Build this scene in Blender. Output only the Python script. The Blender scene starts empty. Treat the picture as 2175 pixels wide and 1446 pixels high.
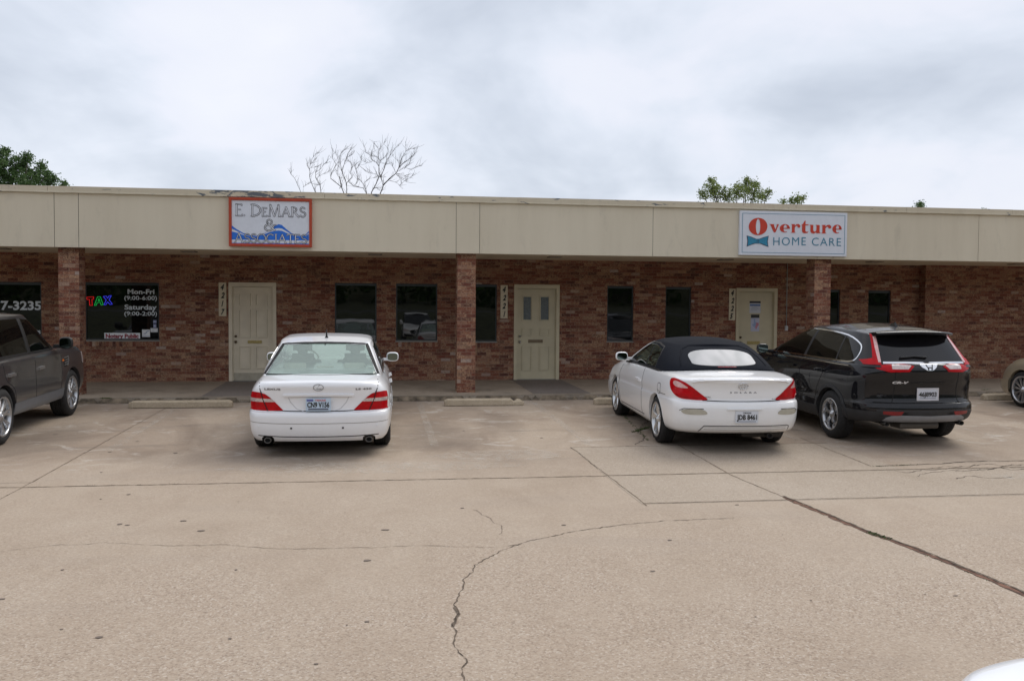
import bpy, bmesh, math, random
import numpy as np
from mathutils import Vector, Matrix
from mathutils.bvhtree import BVHTree
from mathutils.interpolate import poly_3d_calc
rad = math.radians
S = bpy.context.scene
COL = S.collection
rng = random.Random(7)

# ------------------------------------------------------------------ camera, world, light
TH = rad(8.5); PITCH = math.atan(73/1924); ROLL = .007; F = 1924.0; EYE = 1.79
cam_d = bpy.data.cameras.new('camera'); cam = bpy.data.objects.new('camera', cam_d); COL.objects.link(cam)
CM = Matrix.Rotation(-TH, 4, 'Z') @ Matrix.Rotation(math.pi/2-PITCH, 4, 'X') @ Matrix.Rotation(ROLL, 4, 'Z')
cam.matrix_world = Matrix.Translation((0, 0, EYE)) @ CM
cam_d.sensor_width = 36; cam_d.lens = 36*F/2175; cam_d.clip_end = 2000; cam_d.clip_start = .05
S.camera = cam
S.view_settings.view_transform = 'Standard'; S.view_settings.look = 'None'
S.view_settings.exposure = 0.24; S.view_settings.gamma = 1.0
SUN_EL, SUN_AZ = 52, 230     # sun behind the clouds, beyond the right end of the building

def nd(nt, typ, **kw):
    n = nt.nodes.new(typ)
    for k, v in kw.items():
        if k in n.inputs: n.inputs[k].default_value = v
        else: setattr(n, k, v)
    return n
def ramp(nt, fac, stops, interp='LINEAR'):
    r = nt.nodes.new('ShaderNodeValToRGB'); r.color_ramp.interpolation = interp
    el = r.color_ramp.elements
    while len(el) > 1: el.remove(el[-1])
    el[0].position = stops[0][0]; el[0].color = col4(stops[0][1])
    for p, c in stops[1:]:
        e = el.new(p); e.color = col4(c)
    nt.links.new(fac, r.inputs[0]); return r.outputs[0]
def col4(c):
    if isinstance(c, (int, float)): return (c, c, c, 1)
    return (c[0], c[1], c[2], 1)
def mixc(nt, f, a, b, mode='MIX'):
    m = nt.nodes.new('ShaderNodeMix'); m.data_type = 'RGBA'; m.blend_type = mode
    for s, v in ((m.inputs[0], f), (m.inputs[6], a), (m.inputs[7], b)):
        if isinstance(v, bpy.types.NodeSocket): nt.links.new(v, s)
        else: s.default_value = v if s == m.inputs[0] else col4(v)
    return m.outputs[2]
def mth(nt, op, a, b=None, c=None):
    m = nt.nodes.new('ShaderNodeMath'); m.operation = op
    for i, v in enumerate((a, b, c)):
        if v is None: continue
        if isinstance(v, bpy.types.NodeSocket): nt.links.new(v, m.inputs[i])
        else: m.inputs[i].default_value = v
    return m.outputs[0]
def noise(nt, vec, scale, detail=4, rough=.5, dist=0, out=0):
    n = nt.nodes.new('ShaderNodeTexNoise'); n.inputs['Scale'].default_value = scale
    n.inputs['Detail'].default_value = detail; n.inputs['Roughness'].default_value = rough
    n.inputs['Distortion'].default_value = dist
    if vec is not None: nt.links.new(vec, n.inputs['Vector'])
    return n.outputs[out]
def mapping(nt, vec, scale=(1, 1, 1), loc=(0, 0, 0), rot=(0, 0, 0)):
    m = nt.nodes.new('ShaderNodeMapping'); m.inputs['Scale'].default_value = scale
    m.inputs['Location'].default_value = loc; m.inputs['Rotation'].default_value = rot
    nt.links.new(vec, m.inputs['Vector']); return m.outputs[0]

W = bpy.data.worlds.new('World'); S.world = W; W.use_nodes = True
nt = W.node_tree; nt.nodes.clear()
sky = nd(nt, 'ShaderNodeTexSky'); sky.sky_type = 'NISHITA'; sky.sun_disc = False
sky.sun_elevation = rad(SUN_EL); sky.sun_rotation = rad(180-SUN_AZ); sky.air_density = 1.0; sky.dust_density = 2.0
tc = nd(nt, 'ShaderNodeTexCoord')
sep = nd(nt, 'ShaderNodeSeparateXYZ'); nt.links.new(tc.outputs['Generated'], sep.inputs[0])
# project the direction on a cloud layer overhead
zz = mth(nt, 'ADD', mth(nt, 'MAXIMUM', sep.outputs[2], 0.0), .34)
cx_ = mth(nt, 'DIVIDE', sep.outputs[0], zz); cy_ = mth(nt, 'DIVIDE', sep.outputs[1], zz)
cmb = nd(nt, 'ShaderNodeCombineXYZ'); nt.links.new(cx_, cmb.inputs[0]); nt.links.new(cy_, cmb.inputs[1])
v1 = mapping(nt, cmb.outputs[0], (1.0, .75, 1), (3.1, .4, 0), (0, 0, rad(20)))
n1 = noise(nt, v1, 1.9, 5, .50, .35)
n2 = noise(nt, mapping(nt, cmb.outputs[0], (.6, 1.1, 1), (9.2, 4.1, 0), (0, 0, rad(-12))), .9, 5, .45, .3)
n3 = noise(nt, mapping(nt, cmb.outputs[0], (1, 1, 1), (1, 7, 0)), 3.6, 6, .55, .5)
mixn = mth(nt, 'ADD', mth(nt, 'MULTIPLY', n1, .58), mth(nt, 'ADD', mth(nt, 'MULTIPLY', n2, .24), mth(nt, 'MULTIPLY', n3, .18)))
cl = ramp(nt, mixn, [(.37, (.53, .58, .67)), (.435, (.63, .68, .77)), (.485, (.72, .765, .855)), (.525, (.785, .81, .895)), (.60, (.82, .84, .905)), (.68, (.87, .88, .93))])
skyc = nd(nt, 'ShaderNodeMix'); skyc.data_type = 'RGBA'; skyc.inputs[0].default_value = .10
sc = mixc(nt, 1.0, sky.outputs[0], (.13, .13, .13), 'MULTIPLY')
clb = mixc(nt, .07, cl, sc)
bg = nd(nt, 'ShaderNodeBackground'); nt.links.new(clb, bg.inputs[0]); bg.inputs[1].default_value = .94
wo = nd(nt, 'ShaderNodeOutputWorld'); nt.links.new(bg.outputs[0], wo.inputs[0])

sd = bpy.data.lights.new('sun', 'SUN'); sd.energy = 1.75; sd.angle = rad(38); sd.color = (1, .95, .87)
sun = bpy.data.objects.new('sun', sd); COL.objects.link(sun)
az, el = rad(SUN_AZ), rad(SUN_EL)
sdir = Vector((-math.sin(az)*math.cos(el), -math.cos(az)*math.cos(el), math.sin(el)))
sun.rotation_euler = sdir.to_track_quat('Z', 'Y').to_euler()

# ------------------------------------------------------------------ picture -> place (real planes only)
def ray(px, py):
    return CM.to_3x3() @ Vector(((px-1087.5)/F, -(py-723)/F, -1))
def onY(px, py, Y):
    d = ray(px, py); t = Y/d.y; p = d*t; p.z += EYE; return p
SL = .022; YK = 17.02
def zlot(y): return SL*(y-YK)
def onG(px, py):
    d = ray(px, py); t = (-SL*YK-EYE)/(d.z-SL*d.y); p = d*t; p.z += EYE; return p

# ------------------------------------------------------------------ materials
MATS = {}
def newmat(name):
    m = bpy.data.materials.new(name); m.use_nodes = True; m.node_tree.nodes.clear()
    return m, m.node_tree
def out(nt, sh):
    o = nt.nodes.new('ShaderNodeOutputMaterial'); nt.links.new(sh, o.inputs[0]); return o
def pr(nt, color=None, rough=.5, metal=0, spec=.5, bump=None, coat=0, bdist=.01, bstr=.5):
    p = nt.nodes.new('ShaderNodeBsdfPrincipled')
    if isinstance(color, bpy.types.NodeSocket): nt.links.new(color, p.inputs['Base Color'])
    elif color is not None: p.inputs['Base Color'].default_value = col4(color)
    if isinstance(rough, bpy.types.NodeSocket): nt.links.new(rough, p.inputs['Roughness'])
    else: p.inputs['Roughness'].default_value = rough
    p.inputs['Metallic'].default_value = metal; p.inputs['Specular IOR Level'].default_value = spec
    p.inputs['Coat Weight'].default_value = coat; p.inputs['Coat Roughness'].default_value = .04
    if bump is not None:
        b = nt.nodes.new('ShaderNodeBump'); b.inputs['Distance'].default_value = bdist; b.inputs['Strength'].default_value = bstr
        nt.links.new(bump, b.inputs['Height']); nt.links.new(b.outputs[0], p.inputs['Normal'])
    return p
def plain(name, color, rough=.5, metal=0, spec=.5, coat=0, vary=.06, vscale=9):
    if name in MATS: return MATS[name]
    m, nt = newmat(name); t = nt.nodes.new('ShaderNodeTexCoord')
    n = noise(nt, t.outputs['Object'], vscale, 5, .6)
    c = col4(color)
    lo = tuple(max(0, x*(1-vary*2.2)) for x in c[:3]); hi = tuple(min(1, x*(1+vary)) for x in c[:3])
    cc = ramp(nt, n, [(.3, lo), (.7, hi)])
    rr = mth(nt, 'ADD', mth(nt, 'MULTIPLY', n, .12*min(1, rough*3)), rough-.05*min(1, rough*3))
    p = pr(nt, cc, rr, metal, spec, coat=coat); 
    if 'red' in name and 'light' in name: p.inputs['Specular IOR Level'].default_value = .12
    out(nt, p.outputs[0]); MATS[name] = m; return m
def paint(name, color, metal=0, rough=.35, dirt=(.35, .30, .24), damt=.5):
    if name in MATS: return MATS[name]
    m, nt = newmat(name); t = nt.nodes.new('ShaderNodeTexCoord'); sp = nt.nodes.new('ShaderNodeSeparateXYZ')
    nt.links.new(t.outputs['Object'], sp.inputs[0])
    n = noise(nt, t.outputs['Object'], 3, 6, .6)
    n2 = noise(nt, mapping(nt, t.outputs['Object'], (1, 1, .35)), 14, 5, .6)
    # road dust thrown up on the lowest panels
    low = mth(nt, 'MULTIPLY', mth(nt, 'SUBTRACT', .62, sp.outputs[2]), 1.8)
    f = mth(nt, 'MULTIPLY', mth(nt, 'MAXIMUM', mth(nt, 'MINIMUM', low, 1), 0), mth(nt, 'MULTIPLY', n2, damt))
    c = mixc(nt, mth(nt, 'ADD', f, mth(nt, 'MULTIPLY', n, .03)), color, dirt)
    p = pr(nt, c, mth(nt, 'ADD', mth(nt, 'MULTIPLY', n2, .1), rough-.05), metal, (.5 if max(color) > .03 else .04), coat=(1 if max(color) > .03 else .8))
    p.inputs['Coat Roughness'].default_value = .03
    out(nt, p.outputs[0]); MATS[name] = m; return m
def glass(name, tint, dark=.35, darkcol=(.01, .012, .012), ior=1.5, bmp=0):
    if name in MATS: return MATS[name]
    m, nt = newmat(name)
    tr = nt.nodes.new('ShaderNodeBsdfTransparent'); tr.inputs[0].default_value = col4(tint)
    df = nt.nodes.new('ShaderNodeBsdfDiffuse'); df.inputs[0].default_value = col4(darkcol)
    m1 = nt.nodes.new('ShaderNodeMixShader'); m1.inputs[0].default_value = dark
    nt.links.new(tr.outputs[0], m1.inputs[1]); nt.links.new(df.outputs[0], m1.inputs[2])
    t = nt.nodes.new('ShaderNodeTexCoord')
    nn = noise(nt, t.outputs['Object'], 1.1, 2, .5)
    b = nt.nodes.new('ShaderNodeBump'); b.inputs['Strength'].default_value = bmp; b.inputs['Distance'].default_value = .012; nt.links.new(nn, b.inputs['Height'])
    gl = nt.nodes.new('ShaderNodeBsdfGlossy'); gl.inputs['Roughness'].default_value = .015; nt.links.new(b.outputs[0], gl.inputs['Normal'])
    fr = nt.nodes.new('ShaderNodeFresnel'); fr.inputs[0].default_value = ior; nt.links.new(b.outputs[0], fr.inputs['Normal'])
    m2 = nt.nodes.new('ShaderNodeMixShader'); nt.links.new(fr.outputs[0], m2.inputs[0])
    nt.links.new(m1.outputs[0], m2.inputs[1]); nt.links.new(gl.outputs[0], m2.inputs[2]); out(nt, m2.outputs[0])
    MATS[name] = m; return m
def emis(name, color, s):
    m, nt = newmat(name); e = nt.nodes.new('ShaderNodeEmission'); e.inputs[0].default_value = col4(color); e.inputs[1].default_value = s
    out(nt, e.outputs[0]); return m

def brick_mat(name, sideways=False, soldier=False):
    m, nt = newmat(name); t = nt.nodes.new('ShaderNodeTexCoord'); sp = nt.nodes.new('ShaderNodeSeparateXYZ')
    nt.links.new(t.outputs['Object'], sp.inputs[0])
    geo = nt.nodes.new('ShaderNodeNewGeometry'); gs = nt.nodes.new('ShaderNodeSeparateXYZ'); nt.links.new(geo.outputs['Normal'], gs.inputs[0])
    side = mth(nt, 'GREATER_THAN', mth(nt, 'ABSOLUTE', gs.outputs[0]), .7)
    u = mth(nt, 'ADD', sp.outputs[0], mth(nt, 'MULTIPLY', side, mth(nt, 'SUBTRACT', sp.outputs[1], sp.outputs[0])))
    BW, BH = (.0677, .20) if soldier else (.2032, .0677)
    v = mth(nt, 'DIVIDE', sp.outputs[2], BH); row = mth(nt, 'FLOOR', v)
    off = 0.0 if soldier else mth(nt, 'MULTIPLY', mth(nt, 'MODULO', mth(nt, 'ABSOLUTE', row), 2), .5)
    uu = mth(nt, 'ADD', mth(nt, 'DIVIDE', u, BW), off); colm = mth(nt, 'FLOOR', uu)
    cb = nt.nodes.new('ShaderNodeCombineXYZ'); nt.links.new(row, cb.inputs[0]); nt.links.new(colm, cb.inputs[1]); nt.links.new(side, cb.inputs[2])
    wn = nt.nodes.new('ShaderNodeTexWhiteNoise'); wn.noise_dimensions = '3D'; nt.links.new(cb.outputs[0], wn.inputs[0])
    base = ramp(nt, wn.outputs[0], [(0, (.085, .032, .027)), (.15, (.115, .037, .028)), (.40, (.160, .046, .031)), (.65, (.185, .060, .038)), (.85, (.215, .080, .050)), (.965, (.28, .15, .10)), (.99, (.36, .28, .24)), (1, (.42, .35, .32))], 'LINEAR')
    # ruffled tan face, stronger on some bricks
    vec = t.outputs['Object']
    rn = noise(nt, mapping(nt, vec, (1, 1, 1.8)), 30, 4, .72, 1.8)
    wn2 = nt.nodes.new('ShaderNodeTexWhiteNoise'); wn2.noise_dimensions = '3D'; nt.links.new(mapping(nt, cb.outputs[0], (1, 1, 1), (17.3, 5.1, 2)), wn2.inputs[0])
    amt = mth(nt, 'MULTIPLY', wn2.outputs[0], .13)
    area = noise(nt, vec, .9, 3, .5)
    thr = mth(nt, 'SUBTRACT', mth(nt, 'ADD', mth(nt, 'ADD', rn, amt), mth(nt, 'MULTIPLY', area, .14)), .645)
    tan = mth(nt, 'MINIMUM', mth(nt, 'MAXIMUM', mth(nt, 'MULTIPLY', thr, 14), 0), .85)
    c = mixc(nt, tan, base, (.47, .305, .185))
    dk = noise(nt, vec, 36, 3, .65, .9); dkf = mth(nt, 'MULTIPLY', mth(nt, 'GREATER_THAN', dk, .57), .55)
    c = mixc(nt, dkf, c, (.07, .030, .024))
    fu = mth(nt, 'FRACT', uu); fv = mth(nt, 'FRACT', v)
    jt = noise(nt, vec, 25, 2, .5); jw = mth(nt, 'MULTIPLY', jt, .05)
    mu = mth(nt, 'LESS_THAN', fu, mth(nt, 'ADD', .02 if not soldier else .07, jw)) ; mv = mth(nt, 'LESS_THAN', fv, mth(nt, 'ADD', .085 if not soldier else .01, jw))
    mo = mth(nt, 'MAXIMUM', mu, mv)
    mort = ramp(nt, noise(nt, vec, 7, 4, .6), [(.3, (.21, .13, .095)), (.7, (.33, .24, .18))])
    c2 = mixc(nt, mth(nt, 'MULTIPLY', mo, .85), c, mort)
    h = mth(nt, 'ADD', mth(nt, 'MULTIPLY', mth(nt, 'SUBTRACT', 1, mo), .8), mth(nt, 'MULTIPLY', rn, .7))
    p = pr(nt, c2, .88, 0, .25, bump=h, bdist=.008, bstr=.8); out(nt, p.outputs[0]); return m
M_BRICK = brick_mat('brick'); M_SOLDIER = brick_mat('brick_sill', soldier=True)

def concrete_mat(name, kind):
    m, nt = newmat(name); t = nt.nodes.new('ShaderNodeTexCoord'); v = t.outputs['Object']
    sp = nt.nodes.new('ShaderNodeSeparateXYZ'); nt.links.new(v, sp.inputs[0])
    big = noise(nt, v, .35, 5, .55, .4); mid = noise(nt, mapping(nt, v, (1, .6, 1)), 1.7, 7, .62, .5); fine = noise(nt, v, 38, 5, .75)
    agg = noise(nt, v, 95, 2, .6)
    if kind == 'lot': cols = [(.28, (.325, .255, .19)), (.48, (.39, .314, .242)), (.62, (.42, .345, .27)), (.8, (.48, .405, .325))]
    elif kind == 'patch': cols = [(.28, (.32, .262, .20)), (.5, (.378, .315, .248)), (.8, (.44, .375, .305))]
    elif kind == 'walk': cols = [(.28, (.27, .215, .155)), (.5, (.36, .295, .22)), (.8, (.46, .39, .30))]
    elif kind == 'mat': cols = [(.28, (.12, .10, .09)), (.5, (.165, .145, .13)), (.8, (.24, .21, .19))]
    elif kind == 'stop': cols = [(.28, (.36, .29, .20)), (.5, (.48, .40, .285)), (.8, (.58, .49, .36))]
    elif kind == 'kerb': cols = [(.28, (.12, .10, .075)), (.5, (.20, .17, .13)), (.8, (.31, .265, .205))]
    s = mth(nt, 'ADD', mth(nt, 'MULTIPLY', big, .4), mth(nt, 'MULTIPLY', mid, .6))
    c = ramp(nt, s, cols)
    # exposed aggregate: pale and dark grains
    if kind == 'lot': 
        near = mth(nt, 'MINIMUM', mth(nt, 'MAXIMUM', mth(nt, 'MULTIPLY', mth(nt, 'SUBTRACT', 9.5, sp.outputs[1]), .3), .35), 1)
        worn = mth(nt, 'MULTIPLY', near, ramp(nt, noise(nt, v, .8, 4, .6), [(.35, .5), (.6, 1.0)]))
    else: worn = .6
    gp = nt.nodes.new('ShaderNodeTexVoronoi'); gp.inputs['Scale'].default_value = 85; nt.links.new(v, gp.inputs['Vector'])
    gsep = nt.nodes.new('ShaderNodeSeparateColor'); nt.links.new(gp.outputs['Color'], gsep.inputs[0])
    gc = ramp(nt, gsep.outputs[0], [(0, (.12, .08, .06)), (.12, (.20, .14, .105)), (.25, (.35, .27, .205)), (.55, (.395, .32, .25)), (.86, (.445, .37, .30)), (.96, (.60, .54, .47))])
    c = mixc(nt, mth(nt, 'MULTIPLY', worn, .50), c, gc) if kind in ('lot',) else mixc(nt, .22, c, gc)
    c = mixc(nt, .8, c, ramp(nt, fine, [(.3, .78), (.7, 1.06)]), 'MULTIPLY')
    if kind == 'lot':
        bay = mth(nt, 'MINIMUM', mth(nt, 'MAXIMUM', mth(nt, 'MULTIPLY', mth(nt, 'SUBTRACT', sp.outputs[1], 9.9), .45), 0), 1)
        st = ramp(nt, noise(nt, mapping(nt, v, (1, .55, 1), (0, 3, 0)), .62, 6, .62, .6), [(.40, 0), (.68, .75)])
        c = mixc(nt, mth(nt, 'MULTIPLY', bay, st), c, (.185, .135, .10))
        sc = ramp(nt, noise(nt, mapping(nt, v, (1, 1.4, 1), (7, 1, 0)), 1.3, 8, .72, 1.2), [(.56, 0), (.66, .55)])
        c = mixc(nt, mth(nt, 'MULTIPLY', bay, sc), c, (.53, .49, .44))
        # streaky grey tyre and drip soiling
        st2 = ramp(nt, noise(nt, mapping(nt, v, (.5, 2.2, 1), (2, 8, 0)), 1.1, 7, .7, .5), [(.56, 0), (.72, .5)])
        c = mixc(nt, mth(nt, 'MULTIPLY', bay, st2), c, (.14, .12, .105))
        # drip stains in the bays; dark blots behind and beside parked cars
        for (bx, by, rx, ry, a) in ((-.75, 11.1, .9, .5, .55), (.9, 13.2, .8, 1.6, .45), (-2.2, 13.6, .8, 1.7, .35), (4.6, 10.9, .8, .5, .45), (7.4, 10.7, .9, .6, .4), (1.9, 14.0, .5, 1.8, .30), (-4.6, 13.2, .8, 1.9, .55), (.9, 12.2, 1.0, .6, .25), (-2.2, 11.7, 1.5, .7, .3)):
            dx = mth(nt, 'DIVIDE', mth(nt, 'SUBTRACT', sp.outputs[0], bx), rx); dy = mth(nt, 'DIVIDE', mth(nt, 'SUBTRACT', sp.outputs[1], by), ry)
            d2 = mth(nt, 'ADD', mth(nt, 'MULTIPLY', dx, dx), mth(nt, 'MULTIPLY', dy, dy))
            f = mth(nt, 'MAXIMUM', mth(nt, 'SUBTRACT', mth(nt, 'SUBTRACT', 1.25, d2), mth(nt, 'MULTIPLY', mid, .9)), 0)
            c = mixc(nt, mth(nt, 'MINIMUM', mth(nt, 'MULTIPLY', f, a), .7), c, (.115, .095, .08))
        gr = ramp(nt, noise(nt, mapping(nt, v, (.35, 1.6, 1), (5, 2, 0)), .9, 5, .6, .4), [(.52, 0), (.78, .28)])
        c = mixc(nt, gr, c, (.27, .225, .19))
    if kind in ('walk', 'kerb'):
        st = ramp(nt, noise(nt, v, 2.3, 7, .7, .4), [(.5, 0), (.72, .6)])
        c = mixc(nt, st, c, (.12, .105, .085))
    h = mth(nt, 'ADD', mth(nt, 'MULTIPLY', fine, .5), mth(nt, 'MULTIPLY', gsep.outputs[1], .35))
    p = pr(nt, c, .9, 0, .25, bump=h, bdist=.006, bstr=.55); out(nt, p.outputs[0]); return m
M_LOT = concrete_mat('lot_concrete', 'lot'); M_PATCH = concrete_mat('patch_concrete', 'patch'); M_WALK = concrete_mat('walk_concrete', 'walk')
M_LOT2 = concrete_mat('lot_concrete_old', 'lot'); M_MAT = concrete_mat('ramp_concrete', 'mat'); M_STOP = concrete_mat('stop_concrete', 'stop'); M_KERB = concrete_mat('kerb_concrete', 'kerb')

def stucco_mat(name, cols, peel=0, rough=.8):
    m, nt = newmat(name); t = nt.nodes.new('ShaderNodeTexCoord'); v = t.outputs['Object']
    b = noise(nt, v, .5, 4, .5); f = noise(nt, mapping(nt, v, (1, 1, 1.5)), 42, 4, .6, .5); st = noise(nt, mapping(nt, v, (2.2, 1, .25)), 1.6, 6, .62)
    c = ramp(nt, mth(nt, 'ADD', mth(nt, 'MULTIPLY', b, .5), mth(nt, 'MULTIPLY', st, .5)), cols)
    sm = ramp(nt, noise(nt, mapping(nt, v, (1.6, 1, .45), (4, 0, 2)), 2.2, 8, .72, .4), [(.56, 0), (.75, .38)])
    c = mixc(nt, sm, c, tuple(x*.62 for x in cols[1][1]))
    if peel:
        sp = nt.nodes.new('ShaderNodeSeparateXYZ'); nt.links.new(v, sp.inputs[0])
        pn = noise(nt, mapping(nt, v, (.8, 1, 2.6)), 4.2, 8, .68, .6)
        loc = noise(nt, mapping(nt, v, (1, 0, 0)), .33, 2, .5)
        g = mth(nt, 'MULTIPLY', mth(nt, 'ABSOLUTE', mth(nt, 'ADD', sp.outputs[0], 2.35)), .9); near = mth(nt, 'MAXIMUM', mth(nt, 'SUBTRACT', 1, g), 0)
        thr = mth(nt, 'SUBTRACT', mth(nt, 'ADD', mth(nt, 'ADD', pn, mth(nt, 'MULTIPLY', near, .15)), mth(nt, 'MULTIPLY', loc, .15)), .700)
        fl = mth(nt, 'GREATER_THAN', thr, 0)
        c = mixc(nt, fl, c, (.12, .135, .15))
    p = pr(nt, c, rough, 0, .3, bump=f, bdist=.006, bstr=.35); out(nt, p.outputs[0]); return m
M_STUCCO = stucco_mat('stucco', [(.3, (.56, .50, .385)), (.5, (.61, .55, .43)), (.72, (.65, .59, .465))])
M_COPING = stucco_mat('coping_paint', [(.3, (.50, .44, .33)), (.5, (.54, .48, .365)), (.72, (.58, .52, .40))], 1, .5)
M_LIP = stucco_mat('lip_paint', [(.3, (.50, .45, .34)), (.5, (.60, .55, .43)), (.72, (.66, .61, .50))], 1, .5)
M_SOFFIT = plain('soffit_paint', (.74, .64, .48), .7, vary=.08, vscale=2)
M_DOOR = plain('door_paint', (.56, .50, .345), .42, vary=.05, vscale=3)
M_DOOR2 = plain('door_paint_white', (.68, .61, .47), .45, vary=.05, vscale=3)
M_FRAME = plain('dark_aluminium', (.045, .052, .055), .35, .6)
M_SILLM = plain('metal_sill', (.24, .24, .22), .45, .3)
M_BLACK = plain('black_trim', (.012, .012, .013), .45); M_RUB = plain('tyre_rubber', (.014, .014, .015), .8, vary=.3, vscale=22)
M_GAP = plain('panel_gap', (.018, .018, .02), .8)
M_DKGAP = plain('dark_panel_gap', (.002, .002, .002), .8)
M_CHROME = plain('chrome', (.75, .76, .78), .1, 1, vary=.02); M_SILVER = plain('alloy', (.52, .53, .55), .28, .9, vary=.05)
M_BRASS = plain('brass', (.40, .32, .13), .4, .7, vary=.15, vscale=30); M_BRONZE = plain('bronze', (.17, .13, .085), .4, .8, vary=.1, vscale=30)
M_WHITE = plain('white_sign', (.66, .69, .74), .35, vary=.02, vscale=2); M_PAPER = plain('paper', (.60, .63, .70), .6, vary=.05)
M_RED = plain('taillight_red', (.46, .001, .006), .25, coat=.25, vary=.12, vscale=14)
M_DRED = plain('taillight_dark_red', (.22, .006, .01), .15, coat=1, vary=.12, vscale=14)
M_CLEAR = plain('lamp_clear', (.62, .52, .50), .12, .2, coat=1, vary=.15, vscale=30)
M_PINK = plain('lamp_pink', (.72, .42, .40), .15, .1, coat=1, vary=.12, vscale=30)
M_AMBER = plain('lamp_amber', (.80, .20, .02), .15, coat=1)
M_UNDER = plain('underbody', (.008, .008, .008), .9)
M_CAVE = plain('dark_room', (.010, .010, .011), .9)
M_LEATH = plain('cream_leather', (.80, .74, .60), .6, vary=.05); M_BEIGE = plain('beige_plastic', (.42, .38, .30), .7)
M_DSEAT = plain('dark_seat', (.03, .03, .032), .7)
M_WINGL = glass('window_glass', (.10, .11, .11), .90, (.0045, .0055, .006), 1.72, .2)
M_CARGL = glass('hazed_green_glass', (.80, .92, .86), .38, (.46, .57, .52), 1.45)  # pale diffuse share paints the reflected haze into the glass colour
M_TINT = glass('tinted_glass', (.13, .15, .13), .5, (.006, .007, .007), 1.5)
M_PRIV = glass('privacy_glass', (.03, .03, .035), .85, (.006, .006, .008), 1.55)
M_MIRR = plain('mirror_face', (.16, .20, .18), .05, 1, vary=.05)

# ------------------------------------------------------------------ object helpers
def link(o): COL.objects.link(o); return o
def tag(o, label=None, cat=None, group=None, kind=None):
    if label: o['label'] = label
    if cat: o['category'] = cat
    if group: o['group'] = group
    if kind: o['kind'] = kind
    return o
def empty(name, loc=(0, 0, 0), rot=(0, 0, 0)):
    o = bpy.data.objects.new(name, None); o.location = loc; o.rotation_euler = rot; o.empty_display_size = .2; return link(o)
def children(o): return [c for c in bpy.data.objects if c.parent == o]
def copy_tree(o, parent=None):
    c = o.copy(); COL.objects.link(c); c.parent = parent
    for ch in children(o): copy_tree(ch, c)
    return c
class MB:
    def __init__(s): s.v = []; s.f = []; s.sm = []
    def add(s, verts, faces, smooth=False):
        n = len(s.v); s.v += [tuple(v) for v in verts]; s.f += [tuple(i+n for i in f) for f in faces]; s.sm += [smooth]*len(faces); return s
    def box(s, x0, x1, y0, y1, z0, z1, bev=0):
        if bev <= 0:
            return s.add([(x0, y0, z0), (x1, y0, z0), (x1, y1, z0), (x0, y1, z0), (x0, y0, z1), (x1, y0, z1), (x1, y1, z1), (x0, y1, z1)],
                  [(3, 2, 1, 0), (4, 5, 6, 7), (0, 1, 5, 4), (1, 2, 6, 5), (2, 3, 7, 6), (3, 0, 4, 7)])
        bm = bmesh.new(); bmesh.ops.create_cube(bm, size=1)
        for v in bm.verts: v.co = Vector(((x0+x1)/2+v.co.x*(x1-x0), (y0+y1)/2+v.co.y*(y1-y0), (z0+z1)/2+v.co.z*(z1-z0)))
        bmesh.ops.bevel(bm, geom=list(bm.edges), offset=bev, segments=2, affect='EDGES', profile=.6)
        return s.frombm(bm)
    def frombm(s, bm, smooth=False):
        bm.verts.ensure_lookup_table(); bm.verts.index_update()
        s.add([v.co[:] for v in bm.verts], [[v.index for v in f.verts] for f in bm.faces], smooth); bm.free(); return s
    def prism(s, poly, y0, y1, smooth=False):       # poly in (x, z), extruded along y (front y0)
        n = len(poly); a = 0
        for i in range(n): a += poly[i][0]*poly[(i+1) % n][1]-poly[(i+1) % n][0]*poly[i][1]
        if a < 0: poly = poly[::-1]
        v = [(p[0], y0, p[1]) for p in poly]+[(p[0], y1, p[1]) for p in poly]
        f = [tuple(range(n)), tuple(range(2*n-1, n-1, -1))]+[(i, i+n, (i+1) % n+n, (i+1) % n) for i in range(n)]
        return s.add(v, f, smooth)
    def tube(s, pts, r, seg=8, r2=None, cap=True):
        pts = [Vector(p) for p in pts]; n = len(pts); V = []; 
        up = Vector((0, 0, 1))
        for i, p in enumerate(pts):
            t = (pts[min(i+1, n-1)]-pts[max(i-1, 0)]).normalized()
            a = t.cross(up); 
            if a.length < .05: a = t.cross(Vector((1, 0, 0)))
            a.normalize(); b = t.cross(a)
            rr = r if r2 is None else r+(r2-r)*i/(n-1)
            if isinstance(r, (list, tuple)): rr = r[i]
            V += [p+a*rr*math.cos(2*math.pi*k/seg)+b*rr*math.sin(2*math.pi*k/seg) for k in range(seg)]
        Fc = [(i*seg+k, i*seg+(k+1) % seg, (i+1)*seg+(k+1) % seg, (i+1)*seg+k) for i in range(n-1) for k in range(seg)]
        if cap: Fc += [tuple(range(seg))[::-1], tuple((n-1)*seg+k for k in range(seg))]
        return s.add(V, Fc, True)
    def lathe_x(s, prof, seg=40, smooth=True):    # prof: (x, r) about X axis
        V = []; n = len(prof)
        for k in range(seg):
            a = 2*math.pi*k/seg; V += [(p[0], p[1]*math.cos(a), p[1]*math.sin(a)) for p in prof]
        Fc = [(k*n+i, k*n+i+1, ((k+1) % seg)*n+i+1, ((k+1) % seg)*n+i) for k in range(seg) for i in range(n-1)]
        return s.add(V, Fc, smooth)
    def build(s, name, mat, parent=None, M=None):
        me = bpy.data.meshes.new(name); v = s.v if M is None else [(M @ Vector(p))[:] for p in s.v]
        me.from_pydata(v, [], s.f); me.materials.append(mat)
        me.polygons.foreach_set('use_smooth', s.sm); me.update()
        o = bpy.data.objects.new(name, me); link(o); o.parent = parent; return o

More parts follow.
